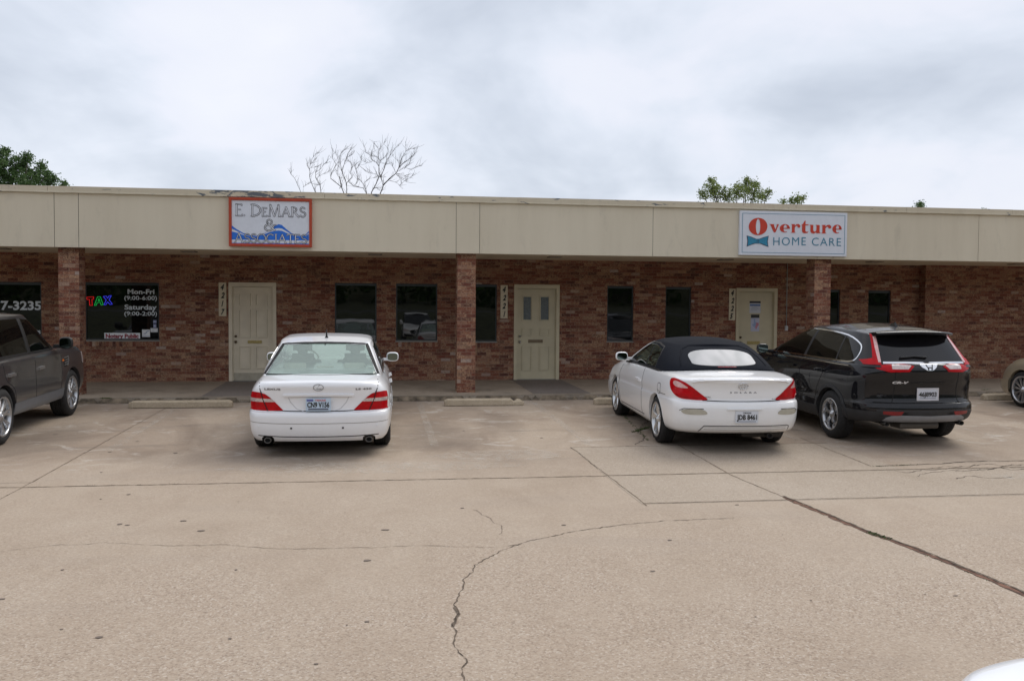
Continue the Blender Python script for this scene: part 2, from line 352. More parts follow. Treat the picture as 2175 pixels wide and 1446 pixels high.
def text_geo(body, bold=0, shear=0, spacing=1.0, res=3):
    cu = bpy.data.curves.new('t', 'FONT'); cu.body = body; cu.size = 1; cu.offset = bold; cu.shear = shear; cu.space_character = spacing; cu.resolution_u = res
    ob = bpy.data.objects.new('t', cu); COL.objects.link(ob); dg = bpy.context.evaluated_depsgraph_get()
    me = bpy.data.meshes.new_from_object(ob.evaluated_get(dg)); v = [(p.co.x, p.co.y) for p in me.vertices]; f = [tuple(p.vertices) for p in me.polygons]
    bpy.data.objects.remove(ob); bpy.data.curves.remove(cu); bpy.data.meshes.remove(me); return v, f
def fit_text(mb, body, x0, x1, z0, z1, y, shear2=0, th=0, bold=0, shear=0, spacing=1.0, ref=None):
    """text standing in the XZ plane facing -Y, fitted to the rectangle"""
    v, f = text_geo(body, bold, shear, spacing)
    if not v: return mb
    ax0 = min(p[0] for p in v); ax1 = max(p[0] for p in v); az0 = min(p[1] for p in v); az1 = max(p[1] for p in v)
    if ref: az0, az1 = ref
    V = []
    for p in v:
        u = (p[0]-ax0)/(ax1-ax0); w = (p[1]-az0)/(az1-az0)
        V.append((x0+u*(x1-x0), y, z0+w*(z1-z0)+shear2*u*(x1-x0)))
    # face towards -Y
    F2 = []
    for q in f:
        a, b, c = (V[q[0]], V[q[1]], V[q[2]]); cr = (b[0]-a[0])*(c[2]-a[2])-(b[2]-a[2])*(c[0]-a[0])
        F2.append(q if cr > 0 else q[::-1])
    mb.add(V, F2); return mb

# ------------------------------------------------------------------ ground
def sheet(name, pts, mat, kind='structure', th=None, parent=None):
    mb = MB(); mb.add(pts, [tuple(range(len(pts)))]); o = mb.build(name, mat, parent)
    if kind: o['kind'] = kind
    return o
# lot: one sheet reaching far beyond the frame, following the slope to the kerb
mb = MB(); xs = [-400, -60, -20, 0, 20, 60, 400]; ys = [-17.5, -10, 0, 6, 12, YK+.001]
mb.add([(x, y, zlot(y)) for y in ys for x in xs], [(j*7+i, j*7+i+1, (j+1)*7+i+1, (j+1)*7+i) for j in range(5) for i in range(6)])
lot = mb.build('parking_lot', M_LOT); tag(lot, kind='structure')
# ground beyond the building
M_GRASS = plain('dry_grass', (.060, .066, .030), .95, vary=.35, vscale=4)
M_ROAD = plain('asphalt', (.07, .07, .07), .9, vary=.15, vscale=8)
mb = MB(); mb.add([(-900, 19, -.06), (900, 19, -.06), (900, 1500, -.06), (-900, 1500, -.06)], [(0, 1, 2, 3)]); tag(mb.build('ground', M_GRASS), kind='structure')
# grassy bank, upper road and field behind the camera (seen mirrored in the windows)
mb = MB(); prof = [(-17.5, zlot(-17.5)), (-18.2, -.70), (-24, .9), (-27, 1.25)]
xs = [-400]+[i*6 for i in range(-12, 13)]+[400]
V = [(x, y, z+(.12*math.sin(x*.21+j) if 0 < j < 3 else 0)) for j, (y, z) in enumerate(prof) for x in xs]; n = len(xs)
mb.add(V, [(j*n+i+1, j*n+i, (j+1)*n+i, (j+1)*n+i+1) for j in range(3) for i in range(n-1)]); tag(mb.build('grass_bank', M_GRASS), kind='structure')
sheet('road', [(-400, -27, 1.25), (-400, -38, 1.3), (400, -38, 1.3), (400, -27, 1.25)], M_ROAD)
sheet('field', [(-900, -38, 1.3), (-900, -58, 2), (900, -58, 2), (900, -38, 1.3)], M_GRASS)
sheet('backing_hill', [(-900, -58, 2), (-900, -84, 15), (900, -84, 15), (900, -58, 2)], M_GRASS)  # slope added as backing for the woods, so panes mirror dark green, not sky
# pavement under the canopy
YW = 20.27; ZE, ZW = .085, .122
mb = MB(); xs = [-40, -20, 0, 20, 45]
mb.add([(x, YK+.03, ZE) for x in xs]+[(x, YW+.3, ZW) for x in xs], [(i, i+1, i+6, i+5) for i in range(4)]); tag(mb.build('pavement', M_WALK), kind='structure')
mb = MB()      # worn kerb: rounded nose, slightly uneven
xs = [-40+i*.25 for i in range(341)]
rows = []
for (dy, dz) in ((0, -.10), (0, .045), (.012, .072), (.035, .0855), (.16, .0872)):
    rows.append([(x, YK+dy+(rng.random()-.5)*.010*(1 if 0 < dz < .08 else 0), dz+(rng.random()-.5)*.006*(1 if 0 < dz < .08 else 0)) for x in xs])
V = [p for r in rows for p in r]; n = len(xs); mb.add(V, [(j*n+i, j*n+i+1, (j+1)*n+i+1, (j+1)*n+i) for j in range(4) for i in range(n-1)], True)
tag(mb.build('kerb', M_KERB), kind='structure')
def zwalk(y): return ZE+(ZW-ZE)*(y-YK-.03)/(YW+.3-YK-.03)
def walkpt(px, py, lift=.004):
    d = ray(px, py); k = (ZW-ZE)/(YW+.27-YK)
    t = (ZE-k*(YK+.03)-EYE)/(d.z-k*d.y); p = d*t; p.z += EYE+lift; return p
for q in (((2.63, 8.72), (9.6, 8.66), (9.6, 10.03), (2.61, 10.07)), ((2.61, 10.08), (6.3, 10.06), (6.3, 11.92), (2.60, 11.92)), ((-30, 10.44), (-3.69, 10.36), (-3.61, 17.0), (-30, 17.0))):
    sheet('concrete_slab', [(x, y, zlot(y)+.002) for x, y in q], M_PATCH if q[0][0] > 0 else M_LOT2)
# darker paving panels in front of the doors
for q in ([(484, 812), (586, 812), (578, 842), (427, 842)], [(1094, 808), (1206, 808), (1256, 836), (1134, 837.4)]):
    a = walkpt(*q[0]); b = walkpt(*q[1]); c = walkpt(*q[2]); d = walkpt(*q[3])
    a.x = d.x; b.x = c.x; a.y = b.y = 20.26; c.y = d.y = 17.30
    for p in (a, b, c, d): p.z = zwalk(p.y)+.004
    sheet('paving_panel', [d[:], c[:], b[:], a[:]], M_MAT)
M_CRACK = plain('crack_dark', (.12, .09, .065), .95, vary=.3, vscale=30); M_JOINT = plain('joint_fill', (.20, .15, .105), .95, vary=.3, vscale=12)
M_RUST = plain('joint_rust', (.17, .085, .055), .95, vary=.4, vscale=14); M_SPOT = plain('gum_spot', (.16, .125, .10), .8); M_CRACK2 = plain('crack_pale', (.22, .17, .125), .95, vary=.3, vscale=30)
def ribbon_ground(mb, pts, w, jit=.02, step=.06, z=.004, wvar=.5):
    P = []
    for i in range(len(pts)-1):
        a, b = pts[i], pts[i+1]; n = max(1, int((b-a).length/step))
        for k in range(n): P.append(a.lerp(b, k/n))
    P.append(pts[-1]); V = []; ox = 0
    for i, p in enumerate(P):
        t = (P[min(i+1, len(P)-1)]-P[max(0, i-1)]); t.z = 0
        if t.length < 1e-6: t = Vector((1, 0, 0))
        t.normalize(); s = Vector((-t.y, t.x, 0)); ox = ox*.6+(rng.random()-.5)*jit
        ww = w*(1-wvar+2*wvar*rng.random())/2; q = p+s*ox
        for sg in (1, -1):
            r = q+s*sg*ww; V.append((r.x, r.y, (zlot(r.y) if r.y < YK else zwalk(r.y))+z))
    mb.add(V, [(2*i+1, 2*i+3, 2*i+2, 2*i) for i in range(len(P)-1)])
def G(l): return [onG(*p) for p in l]
mb = MB()   # saw joints across and along the lot
Y1, Y2, Y3 = 10.12, 8.74, 11.93
def L3(x0, y0, x1, y1): return [Vector((x0, y0, 0)), Vector((x1, y1, 0))]
ribbon_ground(mb, L3(-30, Y1+.25, 2.6, Y1-.05), .019, .012)
ribbon_ground(mb, L3(2.6, Y1-.03, 30, Y1-.1), .02, .012)
ribbon_ground(mb, L3(2.66, Y2, 30, Y2-.1), .018, .012)
ribbon_ground(mb, L3(2.62, Y3, 6.3, Y3), .018, .012)
ribbon_ground(mb, L3(2.60, Y3, 2.66, Y2-.1), .013, .012)
ribbon_ground(mb, L3(-3.60, YK, -3.68, Y1+.25), .009, .008); ribbon_ground(mb, L3(-3.68, Y1+.25, -3.70, 9.6), .006, .008)
ribbon_ground(mb, G([(1440, 945), (1555, 1010), (1670, 1058)]), .016, .01)
ribbon_ground(mb, G([(1700, 930), (1850, 990)]), .016, .01)
for (x, y) in ((-1.2, 0), (-9.5, 0), (9.2, 0), (14, 0), (5.4, 0)):
    ribbon_ground(mb, L3(x, YK+.05, x, YW), .012, .004)
tag(mb.build('pavement_joint', M_JOINT), kind='structure')
mb = MB()   # cracks
ribbon_ground(mb, G([(983, 1446), (978, 1425), (992, 1400), (962, 1370), (970, 1340), (960, 1325), (975, 1300), (966, 1280), (985, 1240), (984, 1228), (1004, 1215), (1008, 1200), (1060, 1172), (1110, 1153), (1200, 1132), (1280, 1119), (1350, 1112), (1420, 1106), (1560, 1100)]), .007, .022, .035, wvar=.8)
ribbon_ground(mb, G([(966, 1290), (972, 1304), (963, 1330)]), .018, .012, .03)
ribbon_ground(mb, G([(1350, 945), (1370, 925), (1352, 918), (1375, 895), (1340, 880)]), .012, .05, .04)
for k in range(8):
    a = (1880+rng.random()*290, 990+rng.random()*46); pts = [a]
    for j in range(4): pts.append((pts[-1][0]+20+rng.random()*30, pts[-1][1]+(rng.random()-.5)*13))
    ribbon_ground(mb, G(pts), .006+.008*rng.random(), .05, .05, wvar=.8)
ribbon_ground(mb, G([(1860, 990), (2000, 985), (2060, 980), (2175, 978)]), .018, .03, .06, z=.005)
tag(mb.build('pavement_crack', M_CRACK), kind='structure')
mb = MB()
ribbon_ground(mb, G([(0, 1172), (100, 1160), (220, 1152), (320, 1158), (480, 1157), (600, 1166), (750, 1163), (900, 1158), (1060, 1162), (1100, 1156)]), .005, .03, .05, wvar=.8)
ribbon_ground(mb, G([(1005, 1082), (1035, 1098), (1062, 1115), (1060, 1135)]), .005, .03, .04)
tag(mb.build('hairline_crack', M_CRACK2), kind='structure')
mb = MB(); ribbon_ground(mb, L3(-30, YK-.02, 40, YK-.02), .05, .012, .07, z=.003, wvar=.35); tag(mb.build('gutter_dirt', plain('gutter_dirt', (.19, .15, .105), .95, vary=.4, vscale=6)), kind='structure')
mb = MB(); ribbon_ground(mb, G([(1665, 1056), (1760, 1095), (1850, 1133), (1960, 1172), (2060, 1213), (2120, 1238), (2185, 1265)]), .060, .02, .05, z=.004); tag(mb.build('pavement_seam', M_RUST), kind='structure')
mb = MB(); ribbon_ground(mb, G([(1665, 1054), (1760, 1093), (1850, 1131), (1960, 1170), (2060, 1211), (2120, 1236), (2185, 1262)]), .022, .014, .04, z=.008); tag(mb.build('pavement_crack', M_CRACK), kind='structure')
# weeds growing in the seams
M_WEED = plain('weed_green', (.10, .13, .045), .9, vary=.35, vscale=20)
mb = MB()
def tuft(p, h, n, r):
    for _ in range(n):
        a = rng.random()*6.28; q = Vector((p.x+(rng.random()-.5)*r, p.y+(rng.random()-.5)*r, 0)); q.z = (zlot(q.y) if q.y < YK else zwalk(q.y))
        l = h*(.4+rng.random()*.7); d = Vector((math.cos(a), math.sin(a), 0)); s = Vector((-d.y, d.x, 0))*.004
        mb.add([q-s, q+s, q+d*l*.4+Vector((0, 0, l*.5)), q+d*l*.9+Vector((0, 0, l*.55))], [(0, 1, 2), (1, 3, 2)])
for (a, b, n, h) in (((1845, 1131), (1890, 1146), 55, .03), ((1680, 1062), (1780, 1105), 25, .015), ((1850, 991), (1960, 986), 30, .02), ((1320, 878), (1376, 935), 60, .03), ((1345, 918), (1378, 908), 60, .04), ((215, 856), (240, 857), 30, .04), ((2085, 836), (2100, 836), 14, .03), ((1900, 1152), (2100, 1232), 20, .012), ((880, 852), (1000, 853), 18, .015), ((160, 1031), (400, 1027), 14, .01)):
    for k in range(n):
        t = rng.random(); tuft(onG(a[0]+(b[0]-a[0])*t, a[1]+(b[1]-a[1])*t), h, 3, .05)
tag(mb.build('grass', M_WEED), kind='stuff')
mb = MB()   # gum and oil spots, flattened leaves
def spot(px, py, a, b):
    p = onG(px, py); n = 9; t0 = rng.random()*3
    a *= .75; b *= .75
    mb.add([(p.x+a*math.cos(2*math.pi*k/n+t0)*(.7+.5*rng.random()), p.y+b*math.sin(2*math.pi*k/n+t0)*(.7+.5*rng.random()), zlot(p.y)+.004) for k in range(n)], [tuple(range(n))])
for s in ((428, 1127, .05, .03), (389, 1106, .04, .025), (255, 1113, .035, .03), (270, 1115, .035, .02), (273, 1050, .03, .03), (819, 1125, .05, .03), (780, 1190, .05, .03), (982, 1079, .025, .03), (210, 1353, .03, .025), (780, 1320, .025, .02), (489, 1356, .018, .015), (4, 1272, .03, .02), (133, 1210, .015, .02), (1386, 1213, .03, .02), (373, 962, .035, .05), (233, 960, .03, .04), (118, 922, .06, .06), (292, 937, .03, .03), (1198, 1115, .03, .02), (1422, 1147, .03, .02), (1565, 1072, .03, .02), (2030, 1265, .03, .01), (215, 1003, .02, .03), (214, 1060, .015, .02), (985, 915, .03, .03), (1150, 930, .03, .03)):
    spot(*s)
for k in range(20): spot(rng.random()*2175, 880+rng.random()**1.5*560, .006+rng.random()*.012, .006+rng.random()*.010)
tag(mb.build('ground_spot', M_SPOT), kind='structure')
# faint remains of white bay stripes and scaled patches
def worn_mat():
    m, nt = newmat('worn_stripe'); t = nt.nodes.new('ShaderNodeTexCoord'); n = noise(nt, t.outputs['Object'], 9, 7, .75, .5)
    f = ramp(nt, n, [(.44, 0), (.62, .38)]); tr = nt.nodes.new('ShaderNodeBsdfTransparent'); p = pr(nt, (.58, .53, .46), .85)
    mx = nt.nodes.new('ShaderNodeMixShader'); nt.links.new(f, mx.inputs[0]); nt.links.new(tr.outputs[0], mx.inputs[1]); nt.links.new(p.outputs[0], mx.inputs[2]); out(nt, mx.outputs[0]); return m
M_WORN = worn_mat(); mb = MB()
for x in (-6.45, -3.42, .78, 2.9, 6.0, 9.15, 12.2):
    V = [(x-.055, 12.2), (x+.055, 12.2), (x+.055, 16.9), (x-.055, 16.9)]; mb.add([(a, b, zlot(b)+.0035) for a, b in V], [(0, 1, 2, 3)])
tag(mb.build('bay_stripe', M_WORN), kind='structure')
mb = MB()
for (x0, x1, y0, y1) in ((7.0, 9.6, 9.15, 9.95), (8.4, 10.6, 10.3, 11.2), (0.6, 2.5, 11.0, 11.9), (-1.9, 1.9, 10.45, 11.2)):
    V = [((x0+x1)/2+(x1-x0)/2*math.cos(2*math.pi*k/18)*(.75+.3*rng.random()), (y0+y1)/2+(y1-y0)/2*math.sin(2*math.pi*k/18)*(.75+.3*rng.random())) for k in range(18)]; mb.add([(a, q, zlot(q)+.003) for a, q in V], [tuple(range(18))])
tag(mb.build('scaled_patch', M_WORN), kind='structure')

# ------------------------------------------------------------------ wheel stops (each a concrete bar)
def wheel_stop(x0, x1, y, label, chip=False, h=.135, d=.18):
    o = MB(); n = int((x1-x0)/.06); prof = [(-d/2+.02, 0), (-d/2+.02, .018), (-d/2, .022), (-d/2+.012, h*.82), (-d/2+.034, h), (d/2-.034, h), (d/2, h*.75), (d/2, 0)]; V = []
    for i in range(n+1):
        x = x0+(x1-x0)*i/n; e = min(i, n-i); sc = .72 if e == 0 else 1
        for (py, pz) in prof:
            cz = pz*(1 if sc == 1 else .8); cy = py*sc
            if chip and i > n-4 and pz > 0: cz *= (.55+.4*rng.random()); cy *= .8+.2*rng.random()
            V.append((x+(rng.random()-.5)*.004, y+cy+(rng.random()-.5)*.006, zlot(y)-.01+cz+(rng.random()-.5)*.005))
    m = len(prof); o.add(V, [(i*m+k, (i+1)*m+k, (i+1)*m+k+1, i*m+k+1) for i in range(n) for k in range(m-1)]+[tuple(range(m)), tuple(n*m+k for k in range(m-1, -1, -1))])
    ob = o.build('wheel_stop', M_STOP); tag(ob, label, 'wheel stop', 'concrete wheel stops along the kerb'); return ob
wheel_stop(-4.22, -2.50, 16.38, 'long intact concrete wheel stop in the empty bay right of the grey off-roader')
wheel_stop(1.21, 2.66, 16.30, 'short concrete wheel stop with a broken right end, near the middle pillar', True)
wheel_stop(3.98, 5.45, 16.30, 'concrete wheel stop partly hidden by the front wheel of the white convertible')
wheel_stop(11.95, 13.6, 16.42, 'concrete wheel stop by the nose of the beige car')

# ------------------------------------------------------------------ the building
bld = empty('strip_mall', (0, YW, 0)); tag(bld, 'long single-storey brick shop building with a beige fascia canopy on brick pillars', 'building')
def bp(mb, name, mat, parent=None):     # building part given in world coordinates
    o = mb.build(name, mat, parent or bld, Matrix.Translation((0, -YW, 0)) if True else None); return o
def rect_wall(px0, px1, py0, py1, Y=YW):
    a = onY(px0, py0, Y); b = onY(px1, py0, Y); c = onY(px0, py1, Y); d = onY(px1, py1, Y)
    return (a.x+c.x)/2, (b.x+d.x)/2, (c.z+d.z)/2, (a.z+b.z)/2
ZWIN0, ZWIN1 = None, None
wins = {'a': (-75, 88, 598.5, 722), 'b': (179.5, 338, 600, 722), 'c': (711, 800, 601, 725), 'd': (841, 929, 602.5, 723.5), 'e': (968, 1055.5, 603.5, 725), 'f': (1289.5, 1345.5, 607, 724.5), 'g': (1413.5, 1468, 609, 727), 'h': (1731, 1784, 615, 734), 'i': (1843.5, 1891.5, 617, 736)}
doors = {'k': (486, 587, 600, 808), 'l': (1091.5, 1187.8, 604.5, 807), 'm': (1562.5, 1649.5, 612, 803.5)}
holes = []
WR = {k: rect_wall(*v) for k, v in wins.items()}; DR = {k: rect_wall(*v) for k, v in doors.items()}
zt = sum(r[3] for r in WR.values())/9; zb = sum(r[2] for r in WR.values())/9
XJ = onY(1950, 700, YW).x
def wall_with_holes(mb, x0, x1, z0, z1, rects, yf, yb):
    xs = sorted({x0, x1} | {v for r in rects for v in r[:2]}); zs = sorted({z0, z1} | {v for r in rects for v in r[2:]})
    for i in range(len(xs)-1):
        for j in range(len(zs)-1):
            cx, cz = (xs[i]+xs[i+1])/2, (zs[j]+zs[j+1])/2
            if any(r[0] < cx < r[1] and r[2] < cz < r[3] for r in rects): continue
            mb.add([(xs[i], yf, zs[j]), (xs[i+1], yf, zs[j]), (xs[i+1], yf, zs[j+1]), (xs[i], yf, zs[j+1])], [(0, 1, 2, 3)])
    for r in rects:   # reveals
        a, b, c, d = r
        mb.add([(a, yf, c), (a, yf, d), (a, yb, d), (a, yb, c)], [(0, 1, 2, 3)]); mb.add([(b, yf, c), (b, yb, c), (b, yb, d), (b, yf, d)], [(0, 1, 2, 3)])
        mb.add([(a, yf, d), (b, yf, d), (b, yb, d), (a, yb, d)], [(0, 1, 2, 3)]); mb.add([(a, yf, c), (a, yb, c), (b, yb, c), (b, yf, c)], [(0, 1, 2, 3)])
rects = [WR[k] for k in WR]+[(r[0], r[1], -.2, r[3]) for r in DR.values()]
mb = MB(); wall_with_holes(mb, -30, XJ, -.2, 3.4, rects, YW, YW+.11)
mb.add([(XJ, YW, -.2), (XJ, YW, 3.4), (XJ, YW-.26, 3.4), (XJ, YW-.26, -.2)], [(3, 2, 1, 0)])
mb.add([(XJ, YW-.26, -.2), (40, YW-.26, -.2), (40, YW-.26, 3.4), (XJ, YW-.26, 3.4)], [(0, 1, 2, 3)])
mb.add([(-30, YW+.3, -.2), (-30, YW+12, -.2), (-30, YW+12, 3.4), (-30, YW+.3, 3.4)], [(3, 2, 1, 0)])
mb.add([(40, YW, -.2), (40, YW+12, -.2), (40, YW+12, 3.4), (40, YW, 3.4)], [(0, 1, 2, 3)])
mb.add([(-30, YW+12, -.2), (40, YW+12, -.2), (40, YW+12, 3.4), (-30, YW+12, 3.4)], [(3, 2, 1, 0)])
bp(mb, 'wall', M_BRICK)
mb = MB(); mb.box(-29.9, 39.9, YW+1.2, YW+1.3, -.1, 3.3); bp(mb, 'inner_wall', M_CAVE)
# expansion joint in the brick right of the middle door
# canopy
YF = 17.5; ZF0, ZF1, ZC = 2.800, 3.80, 3.895
ZS = 2.838
mb = MB(); jx = [-30]+[onY(p, 480, YF).x for p in (115.5, 167, 969, 1019, 1387, 1737, 1771, 2079)]+[40]
for i in range(len(jx)-1):
    mb.add([(jx[i]+.004, YF, ZF0), (jx[i+1]-.004, YF, ZF0), (jx[i+1]-.004, YF, ZF1), (jx[i]+.004, YF, ZF1)], [(0, 1, 2, 3)])
    mb.add([(jx[i]+.004, YF, ZF0), (jx[i]+.004, YF+.10, ZF0), (jx[i+1]-.004, YF+.10, ZF0), (jx[i+1]-.004, YF, ZF0)], [(0, 1, 2, 3)])
    mb.add([(jx[i]+.004, YF, ZF0), (jx[i]+.004, YF, ZF1), (jx[i]+.004, YF+.012, ZF1), (jx[i]+.004, YF+.012, ZF0)], [(0, 1, 2, 3)])
mb.add([(-30, YF+.10, ZF0), (-30, YF+.10, ZS+.05), (40, YF+.10, ZS+.05), (40, YF+.10, ZF0)], [(3, 2, 1, 0)])
bp(mb, 'fascia', M_STUCCO)
mb = MB(); mb.add([(-30, YF+.010, ZF0+.002), (40, YF+.010, ZF0+.002), (40, YF+.010, ZF1), (-30, YF+.010, ZF1)], [(0, 1, 2, 3)]); bp(mb, 'fascia_backing', M_GAP)
mb = MB(); mb.add([(-30, YF+.10, ZS), (-30, YW+.2, ZS), (40, YW+.2, ZS), (40, YF+.10, ZS)], [(0, 1, 2, 3)]); bp(mb, 'soffit', M_SOFFIT)
mb = MB(); cj = [-30]+[onY(p, 400, YF).x for p in (102, 690, 1100, 1690, 1925, 2150)]+[40]
for i in range(len(cj)-1): mb.box(cj[i]+.003, cj[i+1]-.003, YF-.035, YF+.30, ZF1-.005+.001*(i % 2), ZC+.002*(i % 2))
bp(mb, 'coping', M_COPING)
mb = MB(); n = 700
V = []
for i in range(n+1):
    x = -30+70*i/n; j1 = (rng.random()-.5)*.006; V += [(x, YF-.050+j1, ZF1-.022+j1), (x, YF-.052+j1, ZF1-.003), (x, YF-.030, ZF1+.004), (x, YF+.001, ZF1-.024+j1)]
mb.add(V, [(4*i+k, 4*i+4+k, 4*i+5+k, 4*i+1+k) for i in range(n) for k in range(2)]+[(4*i, 4*i+3, 4*i+7, 4*i+4) for i in range(n)]); bp(mb, 'drip_edge', M_LIP)
mb = MB(); mb.add([(-30, YF+.30, ZC-.10), (40, YF+.30, ZC-.10), (40, YW+12, ZC-.10), (-30, YW+12, ZC-.10)], [(0, 1, 2, 3)])
mb.add([(-30, YW+12, 3.3), (-30, YW+12, ZC-.1), (40, YW+12, ZC-.1), (40, YW+12, 3.3)], [(0, 1, 2, 3)])
bp(mb, 'roof', plain('roofing', (.25, .25, .25), .9))
M_GRILLE = plain('soffit_light', (.20, .17, .13), .6)
for px in (10, 405, 797, 1175, 1535, 1850, 2150):
    p = onY(px, 546, YF+1.5); mb = MB(); x = p.x; y = YF+1.35
    mb.box(x-.14, x+.14, y-.14, y+.14, ZS-.02, ZS+.01, .008); g = bp(mb, 'soffit_light', M_GRILLE)
    mb = MB(); mb.box(x-.10, x+.10, y-.10, y+.10, ZS-.024, ZS-.0205); bp(mb, 'lens', plain('lens', (.35, .33, .28), .3), g)
# pillars
for i, (a, b) in enumerate(((127, 167.5), (971, 1010), (1730, 1760.5))):
    xc = (onY(a, 700, 17.67).x+onY(b, 700, 17.67).x)/2; mb = MB()
    mb.box(xc-.18, xc+.18, 17.67, 18.03, -.05, ZS+.03); bp(mb, 'pillar', M_BRICK)
# windows
def window(key, r, parts, mull=None):
    x0, x1, z0, z1 = r; yg = YW+.065
    mb = MB(); w = .028
    mb.box(x0+.002, x0+w, YW+.04, YW+.10, z0, z1); mb.box(x1-w, x1-.002, YW+.04, YW+.10, z0, z1)
    mb.box(x0+w, x1-w, YW+.042, YW+.10, z0, z0+w); mb.box(x0+w, x1-w, YW+.042, YW+.10, z1-w-.03, z1-.001)
    if mull: mb.box(mull-.02, mull+.02, YW+.044, YW+.10, z0+w, z1-w-.03)
    o = bp(mb, 'window', M_FRAME)
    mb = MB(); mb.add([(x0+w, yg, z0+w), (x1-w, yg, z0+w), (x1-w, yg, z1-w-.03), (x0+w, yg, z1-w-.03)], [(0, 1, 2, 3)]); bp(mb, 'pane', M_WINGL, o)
    mb = MB(); mb.box(x0-.01, x1+.01, YW-.008, YW+.05, z0-.03, z0-.001, .006); bp(mb, 'metal_sill', M_SILLM, o)
    mb = MB(); mb.box(x0-.05, x1+.05, YW-.022, YW+.02, z0-.135, z0-.032, .004); bp(mb, 'sill', M_SOLDIER, o)
    return o
WIN = {k: window(k, WR[k], None) for k in WR}
# venetian blind slats behind some panes
M_BLIND = plain('blind', (.10, .105, .10), .7)
for k in ('c', 'd', 'f', 'i'):
    x0, x1, z0, z1 = WR[k]; mb = MB(); z = z0+.1
    while z < z1-.1: mb.box(x0+.05, x1-.05, YW+.14, YW+.141, z, z+.02); z += .032
    bp(mb, 'blind', M_BLIND, WIN[k])
# dim room contents behind the tax office window
x0, x1, z0, z1 = WR['b']
# doors
M_PANEL = M_DOOR
def door(key, r, style, mat):
    x0, x1, _, z1 = r; z0 = zwalk(YW)+.006; fw = .075
    mb = MB(); fy0, fy1 = YW-.018, YW+.12
    mb.box(x0, x0+fw, fy0, fy1, z0-.03, z1); mb.box(x1-fw, x1, fy0, fy1, z0-.03, z1); mb.box(x0+fw, x1-fw, fy0, fy1, z1-fw-.015, z1-.0015)
    mb.box(x0+fw, x0+fw+.014, YW+.035, YW+.10, z0, z1-fw); mb.box(x1-fw-.014, x1-fw, YW+.035, YW+.10, z0, z1-fw)
    fr = bp(mb, 'door_frame', mat)
    a, b = x0+fw+.004, x1-fw-.004; t = z1-fw-.019; yd = YW+.055; H = t-z0
    mb = MB(); mb.box(a, b, yd, yd+.045, z0+.008, t); d = bp(mb, 'door', mat)
    wd = b-a
    def panel(u0, u1, v0, v1):
        pa, pb, pc, pd = a+u0*wd, a+u1*wd, z0+v0*H, z0+v1*H; m = MB(); s = .020
        m.box(pa, pa+s, yd-.026, yd+.004, pc, pd); m.box(pb-s, pb, yd-.026, yd+.004, pc, pd); m.box(pa+s, pb-s, yd-.0255, yd+.004, pc, pc+s); m.box(pa+s, pb-s, yd-.0255, yd+.004, pd-s, pd)
        m.add([(pa+s+.012, yd-.004, pc+s+.012), (pb-s-.012, yd-.004, pc+s+.012), (pb-s-.012, yd-.004, pd-s-.012), (pa+s+.012, yd-.004, pd-s-.012)], [(0, 1, 2, 3)])
        return m
    if style == 'lites':
        for (u0, u1) in ((.13, .39), (.58, .85)):
            m = panel(u0, u1, .645, .925); m.f = m.f[:-1]; m.sm = m.sm[:-1]; bp(m, 'door_moulding', mat, d)
            m = MB(); m.box(a+(u0+.035)*wd, a+(u1-.035)*wd, yd-.006, yd+.002, z0+.66*H, z0+.91*H); bp(m, 'door_pane', M_OBSC, d)
            bp(panel(u0, u1, .485, .565), 'door_moulding', mat, d); bp(panel(u0, u1, .10, .375), 'door_moulding', mat, d)
    elif style == 'six':
        for (u0, u1) in ((.14, .44), (.56, .86)):
            for (v0, v1) in ((.80, .93), (.46, .76), (.13, .37)): bp(panel(u0, u1, v0, v1), 'door_moulding', mat, d)
        m = MB(); m.box(a+.005, b-.005, yd-.006, yd+.001, z0+.012, z0+.085*H); bp(m, 'kick_plate', plain('worn_kickplate', (.44, .40, .31), .6, vary=.12, vscale=7), d)
    # knob and deadbolt
    for (v, rr) in ((.415, .030), (.475, .026)):
        m = MB(); m.lathe_x([(0, 0), (0, rr*.6), (.012, rr), (.03, rr), (.05, rr*.5), (.058, 0)], 14); kx = a+.055*wd+.015
        m.v = [(kx+p[1], yd-p[0], z0+v*H+p[2]) for p in m.v]; m.f = [q[::-1] for q in m.f]
        bp(m, 'door_handle' if v < .45 else 'deadbolt', M_SILVER if style == 'lites' else M_BRONZE, d)
    mu = {'lites': (.29, .67, .405, .44), 'six': (.37, .72, .40, .43), 'flat': (.27, .63, .395, .432)}[style]
    m = MB(); m.box(a+mu[0]*wd, a+mu[1]*wd, yd-.018, yd-.002, z0+mu[2]*H, z0+mu[3]*H, .003)
    ms = bp(m, 'mail_slot', M_BRONZE if style == 'lites' else M_BRASS, d)
    m = MB(); m.box(a+(mu[0]+.03)*wd, a+(mu[1]-.03)*wd, yd-.021, yd-.017, z0+mu[2]*H+.018, z0+mu[3]*H-.018); bp(m, 'flap', M_BRASS if style != 'lites' else M_BRONZE, ms)
    return d, (a, b, z0, H, yd)
M_OBSC = plain('obscured_glass', (.13, .15, .155), .25, vary=.15, vscale=25)
D1, _ = door('k', DR['k'], 'six', M_DOOR2); D2, _ = door('l', DR['l'], 'lites', M_DOOR); D3, d3g = door('m', DR['m'], 'flat', M_DOOR)
# thresholds
for k in DR:
    x0, x1, _, _ = DR[k]; mb = MB(); mb.box(x0+.076, x1-.076, YW-.03, YW+.10, zwalk(YW)+.001, zwalk(YW)+.013, .003); bp(mb, 'threshold', M_SILLM)

